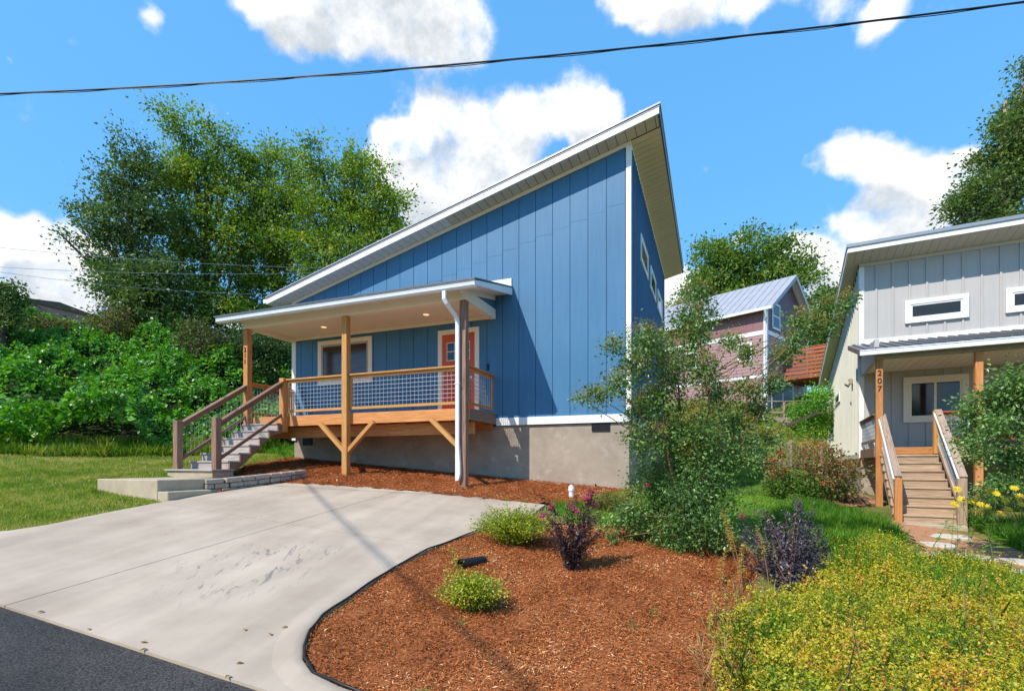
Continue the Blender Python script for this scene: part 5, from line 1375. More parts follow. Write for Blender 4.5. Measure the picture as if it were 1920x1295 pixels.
def clusters_to_leaves(cc, per, cr, ls, seed, tint_mu=.45, droop=.15, wratio=.5, up=.55, flat=.75):
    """leaf clumps: each clump is a tilted pad of leaves with a size and a colour of its own"""
    n = len(cc) * per
    ctr = np.repeat(cc, per, 0)
    k = len(cc)
    tilt = unit(np.column_stack((rng.normal(0, .45, (k, 2)), np.ones(k)))); size = rng.uniform(.6, 1.45, k)
    off = rng.normal(size=(n, 3)) * cr * np.repeat(size, per)[:, None]
    tn = np.repeat(tilt, per, 0); off -= tn * ((off * tn).sum(1, keepdims=True) * (1 - flat))
    P = ctr + off
    D = unit(off / (cr + 1e-9) * .6 + rng.normal(size=(n, 3)) * .8 + np.array((0, 0, -droop)))
    Nn = unit(rng.normal(size=(n, 3)) * (1 - up) + tn * up)
    L = ls * rng.uniform(.45, 1.4, n)
    ct = np.repeat(rng.normal(0, .13, k), per)
    T = tint_mu + ct + rng.normal(0, .12, n) + .12 * vnoise(P, 2.2, seed)
    return P, D, Nn, L, L * wratio * rng.uniform(.8, 1.2, n), T

def tree(name, label, base, lobes, ncl, per, cr, ls, mat, bark=None, tr=.28, seed=0, tint=.45, group=None, cat='tree', jit=.9, limbs=True, shell=.45, wratio=.55):
    """lobes: (centre xyz, radius). A trunk, a limb into every lobe, twigs to the leaf clusters, leaves."""
    base = np.array(base, float)
    T = Thing(name, label, cat, base, 0, group)
    r = np.random.default_rng(seed)
    LC = np.array([l[0] for l in lobes]); LR = np.array([l[1] for l in lobes])
    LC = LC + r.normal(0, 1, LC.shape) * np.array((.15, 1, .05)) * jit * 0.5
    wgt = LR ** 2 / (LR ** 2).sum()
    cc, own = [], []
    for i in range(len(LC)):
        k = max(3, int(round(ncl * wgt[i])))
        d = r.normal(size=(k, 3)); d /= np.linalg.norm(d, axis=1, keepdims=True)
        rad = LR[i] * (shell + (1 - shell) * r.random(k)) ** .7
        cc.append(LC[i] + d * rad[:, None] * np.array((1, 1, .95))); own += [i] * k
    cc = np.vstack(cc); own = np.array(own)
    mb = MB()
    top = LC[np.argmax(LC[:, 2])]; cen = np.array((LC[:, 0].mean(), LC[:, 1].mean(), 0))
    hgt = top[2] - base[2]
    def trunk(t):
        p = base + (np.array((cen[0], cen[1], top[2])) - base) * np.array((t ** 1.3, t ** 1.3, t)); return p + np.array((.12 * math.sin(t * 7 + seed), .1 * math.cos(t * 5 + seed), 0)) * hgt * .05
    ts = np.linspace(0, .85, 9)
    mb.tube([trunk(t) for t in ts], [tr * (1 - .85 * t) for t in ts], 8)
    if limbs:
        for i in range(len(LC)):
            t0 = np.clip((LC[i][2] - base[2]) / hgt * .75 - .12, .12, .8)
            a = trunk(t0); b = LC[i]; mid = (a + b) / 2 + np.array((0, 0, -.08 * np.linalg.norm(b - a)))
            r0 = tr * (1 - .85 * t0) * .55
            mb.tube([a, mid, b], [r0, r0 * .7, r0 * .35], 6, False)
            js = np.where(own == i)[0]
            for j in js[::3]:
                s0 = mid + (b - mid) * r.uniform(.2, 1); mb.tube([s0, (s0 + cc[j]) / 2 + r.normal(0, .05, 3) * cr, cc[j]], [r0 * .3, r0 * .2, r0 * .1], 3, False)
    T.part('trunk', mb, bark or BARK, smooth=True)
    P, D, Nn, L, Wd, Tn = clusters_to_leaves(cc, per, cr, ls, seed, tint, wratio=wratio, flat=.42 if cat == 'tree' else .7)
    put('crown', leaf_mesh('crown', P, D, Nn, L, Wd, Tn, mat, base), T.o)
    return T

def px_lobes(F, items, k=1.0):
    return [(at(x, y, F), k * r_ * F / 947.0) for x, y, r_ in items]

# the wood on the bank at left ------------------------------------------------
GL = 'tall trees behind the vine bank at left'
tree('broadleaf_tree', 'thin dark leftmost tall tree with sky showing through its crown', at(278, 690, 25), px_lobes(25, [(238, 285, 42), (200, 345, 45), (262, 340, 48), (188, 415, 42), (240, 420, 50), (205, 470, 46), (165, 400, 22), (270, 470, 45), (160, 455, 18), (290, 400, 40), (225, 530, 45)], .92), 260, 80, .33, .15, TREE_D, seed=1, tint=.38, group=GL, tr=.30)
tree('vine_covered_tree', 'dark vine-wrapped lower trunk and thicket under the leftmost tall tree', at(282, 690, 23.5), px_lobes(23.5, [(250, 525, 40), (290, 520, 45), (225, 560, 32), (270, 585, 48), (305, 590, 45), (240, 610, 35), (320, 540, 42), (340, 620, 42)]), 300, 60, .28, .17, TREE_D, seed=2, tint=.30, group=GL, tr=.3)
tree('broadleaf_tree', 'tallest tree in the left group with a pointed leafy top', at(385, 700, 27.5), px_lobes(27.5, [(368, 250, 36), (362, 300, 42), (418, 262, 36), (425, 310, 45), (380, 355, 55), (325, 300, 40), (320, 360, 50), (440, 370, 52), (375, 430, 60), (440, 450, 55), (330, 440, 52), (360, 500, 58), (420, 530, 60), (350, 565, 55), (440, 590, 50), (395, 625, 50)], .92), 460, 92, .34, .16, TREE_G, seed=3, tint=.50, group=GL, tr=.34)
tree('broadleaf_tree', 'full green tree between the tallest tree and the roundest right one', at(520, 700, 29), px_lobes(29, [(500, 300, 36), (480, 340, 45), (545, 300, 32), (540, 350, 52), (490, 400, 58), (560, 400, 48), (510, 460, 60), (470, 500, 55), (560, 480, 55), (500, 550, 60), (550, 560, 55), (470, 600, 50), (530, 620, 50)], .92), 415, 92, .35, .16, TREE_G, seed=4, tint=.47, group=GL, tr=.32)
tree('broadleaf_tree', 'round broad tree at left standing nearest the blue roof edge', at(645, 700, 28), px_lobes(28, [(612, 305, 36), (655, 300, 38), (690, 335, 40), (620, 360, 52), (675, 380, 55), (720, 375, 38), (600, 420, 52), (660, 440, 58), (715, 430, 45), (752, 390, 22), (748, 440, 28), (610, 490, 55), (670, 500, 55), (720, 480, 40), (590, 550, 50), (640, 560, 50)], .92), 460, 92, .34, .16, TREE_G, seed=5, tint=.53, group=GL, tr=.32)
tree('small_tree', 'small dark tree cut by the left edge of the picture', at(5, 660, 18), px_lobes(18, [(-5, 545, 24), (12, 572, 22), (-30, 555, 36), (18, 598, 18), (-15, 605, 30), (-60, 590, 45)]), 130, 60, .16, .12, TREE_D, jit=.4, seed=6, tint=.40, tr=.14)
tree('bush', 'brownish bush on top of the bank left of the vine-wrapped trunk', at(215, 668, 22), px_lobes(22, [(200, 610, 34), (230, 600, 30), (255, 640, 30), (185, 645, 30), (225, 650, 32)]), 130, 60, .24, .11, BROWNBUSH, seed=7, tint=.5, cat='bush', tr=.06)
tree('bush', 'olive bush on the bank behind the left porch post', at(420, 690, 21), px_lobes(21, [(400, 640, 28), (440, 660, 26), (380, 670, 28), (430, 690, 26)]), 110, 60, .22, .11, BROWNBUSH, seed=8, tint=.25, cat='bush', tr=.06)
tree('bush', 'brown and green bush at far left below the small dark tree', at(45, 660, 20), px_lobes(20, [(30, 620, 30), (70, 615, 30), (100, 625, 24), (10, 640, 30), (60, 650, 30)]), 130, 60, .22, .11, BROWNBUSH, seed=9, tint=.35, cat='bush', tr=.06)
tree('bush', 'dark shady bush between the left porch post and the house wall', at(520, 720, 21), px_lobes(21, [(490, 640, 30), (520, 650, 30), (540, 660, 30), (505, 690, 30), (470, 680, 26)]), 140, 60, .24, .12, TREE_D, seed=10, tint=.32, cat='bush', tr=.06)
# right-hand trees
tree('broadleaf_tree', 'big bright green tree rising behind the plum house roof', at(1410, 640, 46), px_lobes(46, [(1330, 480, 40), (1350, 510, 45), (1400, 470, 42), (1420, 500, 45), (1470, 480, 40), (1500, 500, 30), (1310, 545, 38), (1360, 550, 50), (1450, 540, 50), (1510, 530, 25), (1290, 575, 25), (1400, 570, 50)]), 420, 60, .55, .30, TREE_B, seed=11, tint=.52, tr=.4)
tree('small_tree', 'yellow-green treetop between the blue house corner and the plum roof', at(1250, 640, 52), px_lobes(52, [(1252, 575, 14), (1248, 595, 16), (1258, 610, 16)]), 40, 50, .4, .2, TREE_B, seed=12, tint=.85, tr=.12)
tree('broadleaf_tree', 'green tree between the plum house gable and the grey house eave', at(1545, 720, 42), px_lobes(42, [(1530, 590, 40), (1570, 560, 35), (1560, 620, 45), (1530, 650, 42), (1590, 600, 40), (1545, 690, 35)]), 240, 60, .42, .26, TREE_B, seed=13, tint=.40, tr=.3)
tree('broadleaf_tree', 'large tree rising behind the grey house roof at right', at(1880, 520, 44), px_lobes(44, [(1880, 265, 40), (1915, 235, 42), (1850, 295, 26), (1895, 310, 45), (1930, 190, 35), (1825, 355, 28), (1860, 370, 50), (1800, 390, 26), (1910, 380, 50), (1830, 405, 40), (1940, 300, 60), (1880, 430, 50), (1960, 200, 60), (1925, 130, 18)]), 480, 60, .5, .29, TREE_D, seed=14, tint=.50, tr=.4, bark=BARK_P)
tree('bush', 'bright green bush beside the rear corner of the grey house', at(1530, 812, 24), px_lobes(24, [(1525, 750, 22), (1545, 740, 18), (1515, 775, 22), (1540, 780, 22), (1520, 800, 18), (1535, 805, 20)]), 120, 60, .2, .1, KUDZU, seed=15, tint=.62, cat='bush', tr=.05)
tree('bush', 'green bush growing behind the yard fence by the terrace', at(1480, 800, 27), px_lobes(27, [(1480, 775, 14), (1495, 790, 14), (1508, 772, 14)]), 50, 50, .2, .11, TREE_B, seed=16, tint=.4, cat='bush', tr=.04)

# trees added out of view behind the camera to dim skylight on the facade
far_src = [o for o in list(C.objects) if o.name.startswith('broadleaf_tree') and o.parent is None][1:5]
for k, (x, y, sc, lb) in enumerate(((-30, -24, .85, 'unseen tree added to block skylight, farthest up the hill'), (-17, -27, .8, 'unseen tree added to block skylight, second up the hill'), (-5, -25, .75, 'unseen tree added to block skylight opposite the driveway'), (7, -26, .85, 'unseen tree added to block skylight opposite the ground cover'), (19, -23, .9, 'unseen tree added to block skylight, farthest down the hill'))):
    so = far_src[k % len(far_src)]; o = so.copy(); C.objects.link(o); o.location = (x, y, h1(x, y) - .2); o.rotation_euler = (0, 0, 1.3 * k + .6); o.scale = (sc,) * 3
    o['label'] = lb; o['group'] = 'unseen trees added to block skylight'
    for ch in list(so.children):
        c = ch.copy(); C.objects.link(c); c.parent = o

# vines over the bank -----------------------------------------------------------
VINE = [(-14.2, 9.8), (-15.6, 8.0), (-17.6, 6.7), (-20, 5.6), (-24, 5.0), (-31, 6.5), (-31, 16), (-27, 20.5), (-20, 21.5), (-16, 23), (-13.2, 21.5), (-12.6, 16), (-12.9, 13), (-13.4, 11.2)]
def mound(u, v):
    q = np.stack((u, v, 0 * u), -1)
    m_ = .62 + .50 * vnoise(q, 3.4, 21) + .34 * vnoise(q, 1.25, 22) + .16 * vnoise(q, .5, 23)
    return np.maximum(m_, .06) * 1.15
def vines(n):
    q = scatter(VINE, n); z = H(q[:, 0], q[:, 1]) + mound(q[:, 0], q[:, 1]); e = .15
    gx_ = (mound(q[:, 0] + e, q[:, 1]) - mound(q[:, 0] - e, q[:, 1]) + H(q[:, 0] + e, q[:, 1]) - H(q[:, 0] - e, q[:, 1])) / (2 * e)
    gy_ = (mound(q[:, 0], q[:, 1] + e) - mound(q[:, 0], q[:, 1] - e) + H(q[:, 0], q[:, 1] + e) - H(q[:, 0], q[:, 1] - e)) / (2 * e)
    P = np.column_stack((q, z - rng.exponential(.10, n) + .05))
    Nn = unit(np.column_stack((-gx_, -gy_, np.ones(n))) * .8 + rng.normal(0, .42, (n, 3)))
    D = unit(np.column_stack((-gx_, -gy_, np.full(n, -.3))) + rng.normal(0, .9, (n, 3)))
    L = rng.uniform(.05, .17, n) * np.where(rng.random(n) < .08, 1.35, 1)
    T = .45 + .16 * rng.normal(size=n) + .16 * vnoise(P, 1.1, 24) + np.where(rng.random(n) < .04, .35, 0)
    return leaf_mesh('vine_bank', P, D, Nn, L, L * .95, T, KUDZU)
put('vine_bank', vines(115000), kind='stuff')
q = scatter(VINE, 26000); keep = vnoise(np.stack((q[:, 0], q[:, 1], 0 * q[:, 0]), -1), 1.7, 27) > .15; q = q[keep]; n = len(q)
P = np.column_stack((q, H(q[:, 0], q[:, 1]) + mound(q[:, 0], q[:, 1]) + rng.uniform(-.05, .22, n))); L = rng.uniform(.05, .13, n)
put('mixed_weeds', leaf_mesh('mixed_weeds', P, rand_dirs(n) + np.array((0, 0, .3)), rng.normal(0, .5, (n, 3)) + np.array((0, 0, .8)), L, L * .38, .45 + .22 * rng.normal(size=n), TREE_B), kind='stuff')
sheet('vine_litter', VINE, .35, .03, M('dark_leaf_litter', (0.03, 0.035, 0.014), 0.95, 0.05, 0.3, 3, 0.6, 20), crown=.03)

def grass(name, poly, n, h0, h1_, mat, wd=.006, tint=.45, lean=.35, holes=(), clump=0.0, off=0.0, seedv=30):
    q = scatter(poly, n)
    if clump:
        q = q + clump * np.stack((vnoise(np.stack((q[:, 0], q[:, 1], 0 * q[:, 0]), -1), .7, 41), vnoise(np.stack((q[:, 0], q[:, 1], 0 * q[:, 0]), -1), .7, 42)), -1)
    for h in holes:
        q = q[~in_poly(q[:, 0], q[:, 1], h)]
    n = len(q)
    P = np.column_stack((q, H(q[:, 0], q[:, 1]) - .004 + off))
    D = np.column_stack((rng.normal(0, lean, (n, 2)), np.ones(n)))
    Nn = np.column_stack((rng.normal(0, 1, (n, 2)), np.full(n, .2)))
    L = rng.uniform(h0, h1_, n) * (1 + .3 * vnoise(P, 1.1, seedv))
    T = tint + .17 * rng.normal(size=n) + .27 * vnoise(P, 1.6, seedv + 1) + .17 * vnoise(P, .45, seedv + 2)
    return put(name, leaf_mesh(name, P, D, Nn, np.maximum(L, .012), wd * rng.uniform(.7, 1.4, n), T, mat), kind='stuff')
SLABS = [(-10.48, 5.79), (-8.55, 5.79), (-8.55, 6.65), (-8.8, 6.97), (-9.64, 6.97), (-9.64, 8.0), (-11.07, 8.0), (-11.07, 7.45), (-10.48, 7.45)]
DRVH = DRV
LAWN = [(-9.0, 2.55), (-8.4, 3.6), (-8.46, 5.8), (-10.4, 5.9), (-10.9, 7.6), (-10.9, 9.3), (-11.0, 11), (-12.6, 13.5), (-13.6, 11.5), (-14.6, 10), (-16, 8.2), (-18, 6.8), (-20.5, 5.6), (-24, 4.8), (-22, 2.6)]
grass('lawn_grass', [(-9.0, 2.55), (-8.4, 3.6), (-8.46, 5.8), (-10.4, 5.9), (-10.9, 7.6), (-12.2, 9.0), (-14.0, 8.0), (-15.0, 5.5), (-13.5, 2.6)], 90000, .03, .075, GRASS, .006, .55, .5, (SLABS, DRVH))
grass('lawn_grass', LAWN, 70000, .035, .09, GRASS, .009, .58, .45, (SLABS, DRVH), seedv=33)
FOOT = [(-13.0, 11.6), (-14.0, 9.6), (-15.3, 8.1), (-17.4, 6.6), (-20, 5.5), (-23.5, 4.9), (-24, 5.8), (-20.4, 6.6), (-18.2, 7.9), (-16.2, 9.4), (-14.8, 10.9), (-13.4, 12.8)]
grass('bank_grass', FOOT, 30000, .10, .42, GRASS, .012, .50, .6, seedv=36)
grass('bank_grass', FOOT, 12000, .1, .4, GRASS_G, .014, .4, .5, seedv=38)
grass('side_grass', [(-11.1, 11.0), (-13.4, 12.0), (-13.3, 18), (-11.0, 19)], 16000, .08, .3, GRASS_G, .012, .6, .5, seedv=39)

# lawn and grass on the right ---------------------------------------------------
grass('yard_grass', [(-1.5, 11.2), (.0, 8.6), (1.2, 8.5), (2.4, 10.2), (3.0, 13), (2.7, 16), (3.6, 19), (3.3, 22), (2.0, 24.5), (-1.4, 20)], 60000, .04, .1, GRASS_G, .009, .62, .45, seedv=43)
grass('yard_grass', [(-1.5, 20), (3.4, 22), (5.0, 25), (5.3, 30), (7, 36), (2, 35), (-6, 33), (-4, 24)], 30000, .07, .2, GRASS, .022, .40, .45, seedv=45)
grass('corner_grass', [(-2.75, 8.85), (-2.15, 7.75), (-1.35, 7.95), (-.5, 8.5), (-.2, 9.4), (-1.0, 10.9), (-1.75, 10.8), (-2.0, 10.2), (-2.2, 9.2)], 16000, .04, .13, GRASS_G, .007, .7, .5, seedv=47)
grass('tall_grass', [(1.3, 8.0), (2.3, 9.2), (2.95, 10.2), (3.3, 12), (2.9, 13.9), (2.2, 14.4), (1.6, 12.6), (1.2, 10.5), (.9, 9)], 42000, .10, .30, GRASS_G, .009, .55, .5, seedv=49)
grass('weed_grass', [(4.3, 8.3), (5.8, 8), (7.5, 10), (7, 14), (5.2, 14), (4.9, 11)], 16000, .12, .4, GRASS_G, .012, .5, .5, seedv=51)
grass('dry_grass', [(.15, 3.0), (.35, 4.6), (.6, 5.9), (.3, 6.1), (.0, 5.0), (-.12, 4.2), (0, 2.75)], 700, .08, .26, STRAW, .0028, .75, .9, seedv=53)
grass('dry_grass', [(.3, 2.7), (.4, 5.4), (1.6, 6.2), (3.6, 6.6), (4.6, 3.4), (3, 2.7)], 260, .2, .45, STRAW, .0032, .7, .5, seedv=54)

# yellow ground cover -------------------------------------------------------------
COVER = [(.02, 2.66), (.0, 3.6), (.06, 4.7), (.35, 5.35), (.95, 6.0), (1.35, 7.0), (1.8, 8.4), (2.5, 9.0), (3.2, 8.5), (4.4, 8.3), (6.4, 7.4), (6.6, 4.5), (4.2, 2.7)]
def cover(n):
    q = scatter(COVER, int(n * 1.25)); far = np.hypot(q[:, 0], q[:, 1]); q = q[rng.random(len(q)) < np.clip(5.2 / far, .3, 1)]
    n = len(q); p3 = np.stack((q[:, 0], q[:, 1], 0 * q[:, 0]), -1)
    edge = sstep(0, .35, np.minimum(np.abs(q[:, 0] - .05), 5))
    hm = (.17 + .10 * vnoise(p3, 1.0, 61) + .075 * vnoise(p3, .33, 62) + .03 * vnoise(p3, .14, 65)) * (.35 + .65 * edge)
    P = np.column_stack((q, H(q[:, 0], q[:, 1]) + np.maximum(hm, .03) - rng.exponential(.035, n) + np.where(rng.random(n) < .08, rng.uniform(0, .12, n), 0)))
    D = unit(rng.normal(0, .7, (n, 3)) + np.array((0, 0, .5))); Nn = unit(rng.normal(0, .5, (n, 3)) + np.array((0, 0, .7)))
    L = rng.uniform(.013, .034, n)
    T = np.clip(.585 + .15 * rng.normal(size=n) + .24 * vnoise(p3, 1.1, 63) + .16 * vnoise(p3, .3, 64) - .25 * sstep(6.6, 8.6, q[:, 1]), 0, 1)
    return leaf_mesh('ground_cover', P, D, Nn, L, L * .6, T, YCOVER)
put('ground_cover', cover(150000), kind='stuff')
def sprigs(n, per):
    q = scatter(COVER, n); h = rng.uniform(.10, .34, n) * np.where(rng.random(n) < .1, 1.35, 1); lean = rng.normal(0, .3, (n, 2))
    t = rng.uniform(.15, 1, (n, per)); X = q[:, None, 0] + lean[:, None, 0] * h[:, None] * t; Y = q[:, None, 1] + lean[:, None, 1] * h[:, None] * t
    Z = H(q[:, 0], q[:, 1])[:, None] + .06 + h[:, None] * t
    P = np.stack((X, Y, Z), -1).reshape(-1, 3) + rng.normal(0, .006, (n * per, 3)); m = n * per
    D = unit(np.column_stack((rng.normal(0, 1, (m, 2)), rng.normal(.35, .35, m)))); Nn = unit(rng.normal(0, .45, (m, 3)) + np.array((0, 0, .8)))
    L = rng.uniform(.012, .032, m); T = np.repeat(np.clip(.6 + .22 * rng.normal(size=n), 0, 1), per) + .1 * rng.normal(size=m) + .12 * (t.reshape(-1) - .5)
    return leaf_mesh('ground_cover', P, D, Nn, L, L * .6, T, YCOVER)
put('ground_cover', sprigs(2600, 24), kind='stuff')
grass('cover_grass', [(.1, 2.7), (.1, 4.5), (1.2, 6.2), (1.9, 8.6), (3.2, 8.7), (4.6, 8.2), (6.4, 7), (4.2, 2.7)], 9000, .08, .30, GRASS_G, .004, .55, .6, seedv=56)
grass('cover_grass', [(1.3, 6.7), (1.7, 8.6), (3.3, 8.9), (4.6, 8.3), (4.0, 7.2), (2.5, 6.6)], 9000, .10, .30, GRASS_G, .006, .55, .6, seedv=57)

# shrubs ----------------------------------------------------------------------------
def shrub(name, label, base, stems, leaf, mat, per=70, ls=.03, wr=.5, tint=.5, stem_mat=None, cat='shrub', flowers=(), fl_mat=None, spread_out=.5, seed=0, sr=.006, group=None, cr=.03, bend=.25):
    """many stems fanning from one base, leaves set along each of them; stems: list of tips (xyz, relative to the base)"""
    base = np.array(base, float); T = Thing(name, label, cat, base, 0, group)
    r = np.random.default_rng(seed); mb = MB(); PP, DD = [], []
    for tip in stems:
        tip = np.array(tip, float); s0 = np.array((r.normal(0, .03), r.normal(0, .03), -.03)); L = np.linalg.norm(tip)
        ctl = np.array((tip[0] * bend, tip[1] * bend, tip[2] * .62)) + r.normal(0, .03, 3) * L
        ts = np.linspace(0, 1, 7)
        pts = [(1 - t) ** 2 * s0 + 2 * t * (1 - t) * ctl + t * t * tip for t in ts]
        mb.tube([base + p for p in pts], [sr * (1 - .7 * t) for t in ts], 5, False)
        k = max(6, int(per * L / .6)); t = r.uniform(leaf, 1, k)[:, None]
        p = (1 - t) ** 2 * s0 + 2 * t * (1 - t) * ctl + t * t * tip + r.normal(0, cr, (k, 3))
        tang = unit(2 * (1 - t) * (ctl - s0) + 2 * t * (tip - ctl))
        PP.append(base + p); DD.append(unit(r.normal(0, 1, (k, 3)) * .8 + tang * spread_out))
    T.part('stem', mb, stem_mat or STEM, smooth=True)
    P, D = np.vstack(PP), np.vstack(DD); n = len(P)
    Nn = unit(rng.normal(0, .6, (n, 3)) + np.array((0, 0, .8)))
    L = ls * rng.uniform(.6, 1.35, n); Tn = tint + .18 * rng.normal(size=n) + .1 * vnoise(P, .25, seed)
    put('leaves', leaf_mesh('leaves', P, D, Nn, L, L * wr, Tn, mat, base), T.o)
    for (c, rad, k) in flowers:
        pf = base + np.array(c) + rng.normal(size=(k, 3)) * rad
        put('flower_cluster', leaf_mesh('flower_cluster', pf, rand_dirs(k), rand_dirs(k), rng.uniform(.012, .028, k), rng.uniform(.012, .022, k), rng.random(k), fl_mat, base), T.o)
    return T

def dome_tips(n, rx, ry, h, seed, hmin=.35):
    r = np.random.default_rng(seed); out = []
    for i in range(n):
        a = r.uniform(0, 6.283); d = math.sqrt(r.random()); z = h * (hmin + (1 - hmin) * math.sqrt(max(0, 1 - d * d))) * r.uniform(.75, 1.12)
        out.append((rx * d * math.cos(a), ry * d * math.sin(a), z))
    return out
def gnd(u, v, o=0.0): return (u, v, h1(u, v) + o)
shrub('yellow_shrub', 'wide yellow-green mounded shrub by the driveway edge behind the drain pipe', gnd(-2.44, 6.25, .02), dome_tips(230, .66, .5, .46, 1) + [(-.5, .1, .55), (.1, .1, .62), (-.2, .2, .58), (.3, .15, .55), (-.35, -.1, .5)], .25, YSHRUB, 55, .026, .6, .45, seed=71, group='yellow mounded shrubs')
shrub('yellow_shrub', 'smaller yellow shrub in front of the drain pipe with one tall sprig', gnd(-2.06, 4.22, .02), dome_tips(190, .36, .32, .30, 2) + [(-.27, .02, .54), (-.25, .03, .50), (-.3, 0, .36)], .2, YSHRUB, 60, .023, .62, .55, seed=72, group='yellow mounded shrubs')
fl = lambda px, py, F, b, r_, k: (at(px, py, F) - np.array(b), r_, k)
pb = np.array(gnd(-1.5, 5.64, .02))
tips = [at(x, y, 5.8 + o) - pb for x, y, o in ((1030, 975, -.1), (1015, 930, .1), (1060, 950, 0), (1080, 935, .1), (1112, 925, 0), (1125, 970, .1), (1045, 1000, -.2), (1095, 965, -.1), (1070, 985, -.2), (1035, 950, .2), (1100, 990, .2), (1055, 1010, .1), (1120, 1000, -.1), (1085, 1000, .2), (1108, 950, .15), (1118, 910, .05))]
tips = tips + [t_ * np.array((1, 1, s_)) + rng.normal(0, .04, 3) for t_ in tips for s_ in (.85, .6)]
shrub('purple_myrtle', 'small dark purple-leaved shrub with pink flowers standing in the mulch', pb, tips, .05, DARKP, 120, .036, .5, .5, STEM_R, flowers=[fl(1018, 968, 5.75, pb, .022, 60), fl(1036, 950, 5.85, pb, .019, 90), fl(1070, 948, 5.8, pb, .02, 60), fl(1082, 958, 5.75, pb, .02, 45), fl(1100, 932, 5.8, pb, .025, 70), fl(1112, 945, 5.85, pb, .022, 50), fl(1104, 920, 5.8, pb, .016, 25)], fl_mat=PINK, seed=73, sr=.004, cr=.02)
db = np.array(gnd(.76, 6.05, .02))
tips = [at(x, y, 6.0 + o) - db for x, y, o in ((1395, 985, 0), (1430, 950, .1), (1440, 975, -.2), (1470, 960, .2), (1500, 935, 0), (1490, 980, -.1), (1525, 955, .1), (1540, 990, 0), (1415, 1010, -.2), (1460, 1010, -.3), (1500, 1010, -.25), (1530, 1030, .1), (1400, 1040, .1), (1550, 1010, .2), (1450, 990, .3), (1510, 985, .3))]
tips = tips + [t_ * np.array((1, 1, s_)) + rng.normal(0, .06, 3) for t_ in tips for s_ in (.9, .75, .55)]
shrub('slate_shrub', 'big slate-purple shrub between the dry yellow stalks and the green grass', db, tips, .08, SLATEP, 85, .043, .45, .5, STEM_R, flowers=[fl(1391, 968, 6.0, db, .02, 50), fl(1465, 1000, 5.8, db, .012, 10)], fl_mat=PINK, seed=74, sr=.0045, cr=.03)

# the crape myrtle in the middle ------------------------------------------------------
cb = np.array(gnd(-.2, 7.25, .0))
mpx = [(1310, 555, 24), (1290, 600, 30), (1318, 600, 26), (1210, 640, 30), (1245, 660, 36), (1190, 690, 30), (1265, 705, 34), (1155, 720, 22), (1120, 742, 18), (1090, 748, 10), (1150, 650, 16), (1320, 690, 27), (1370, 640, 18), (1400, 665, 16), (1300, 640, 28), (1345, 740, 30), (1235, 755, 40), (1195, 770, 28), (1400, 735, 24), (1210, 830, 36), (1260, 815, 44), (1310, 800, 46), (1375, 800, 32), (1420, 775, 26), (1445, 720, 20), (1330, 860, 48), (1270, 875, 48), (1215, 900, 36), (1390, 860, 34), (1290, 930, 50), (1340, 930, 44), (1240, 950, 40), (1300, 985, 46), (1345, 990, 34), (1250, 1000, 30), (1180, 960, 24), (1190, 1000, 14), (1150, 1008, 10), (1465, 670, 18), (1490, 640, 20), (1520, 610, 22), (1555, 580, 20), (1590, 560, 14), (1540, 610, 20), (1500, 600, 16), (1440, 820, 20), (1325, 1032, 24), (1275, 1036, 24), (1298, 1050, 18), (1240, 1030, 18), (1340, 1045, 16)]
lob = [(at(x, y, 6.9 + random.uniform(-.45, .45) * min(1, r_ / 30)), r_ * 6.9 / 947) for x, y, r_ in mpx]
cm = Thing('crape_myrtle', 'large leafy crape myrtle with brown seed heads at the corner of the blue house', 'tree', cb)
mb = MB(); cc, sd_ = [], []
stemt = [np.array(p) for p in (at(1300, 760, 6.9), at(1240, 780, 6.9), at(1350, 780, 6.8), at(1395, 800, 6.95), at(1270, 700, 7.05), at(1330, 690, 6.85))]
r8 = np.random.default_rng(88)
for k, tp_ in enumerate(stemt):
    b0 = cb + np.array((r8.normal(0, .07), r8.normal(0, .07), -.05)); midp = (b0 + tp_) / 2 + np.array((r8.normal(0, .05), 0, .15))
    mb.tube([b0, (b0 + midp) / 2 + r8.normal(0, .02, 3), midp, (midp + tp_) / 2 + r8.normal(0, .03, 3), tp_], [.026, .022, .018, .014, .010], 7)
for c, rad in lob:
    c = np.array(c); sk = min(stemt, key=lambda s_: np.linalg.norm(s_ - c)); t0 = sk + (cb - sk) * r8.uniform(0, .35)
    if c[2] < 1.5: t0 = cb + (sk - cb) * .25
    mb.tube([t0, (t0 + c) / 2 + r8.normal(0, .05, 3) - np.array((0, 0, .05)), c], [.009, .0065, .004], 5, False)
    k = max(5, int(640 * rad ** 1.6)); d = r8.normal(size=(k, 3)); d /= np.linalg.norm(d, axis=1, keepdims=True)
    p = c + d * (rad * r8.random((k, 1)) ** .5) * 1.1; cc.append(p)
    for j in range(0, k, 4): mb.tube([c, p[j]], [.004, .002], 3, False)
    if c[2] > 1.35:
        for j in range(max(3, int((20 if c[2] > 1.9 else 9) * rad / .3))):
            d = r8.normal(size=3); d[2] = abs(d[2]) + .3; d /= np.linalg.norm(d); sd_.append(c + d * rad * r8.uniform(.8, 1.25))
cm.part('trunk', mb, MYRTLE_B, smooth=True)
cc = np.vstack(cc)
P, D, Nn, L, Wd, Tn = clusters_to_leaves(cc, 16, .055, .047, 81, .42, wratio=.55)
put('crown', leaf_mesh('crown', P, D, Nn, L, Wd, Tn, MYRTLE, cb), cm.o)
P, D, Nn, L, Wd, Tn = clusters_to_leaves(np.array(sd_), 60, .05, .016, 82, .5, wratio=.8)
put('seed_heads', leaf_mesh('seed_heads', P, D, Nn, L, Wd, Tn, SEEDS, cb), cm.o)
for x, y in ((1214, 908), (1497, 584)):
    PK = at(x, y, 6.85) + rng.normal(size=(40, 3)) * .015
    put('flower_cluster', leaf_mesh('flower_cluster', PK, rand_dirs(40), rand_dirs(40), .02, .018, rng.random(40), PINK, cb), cm.o)

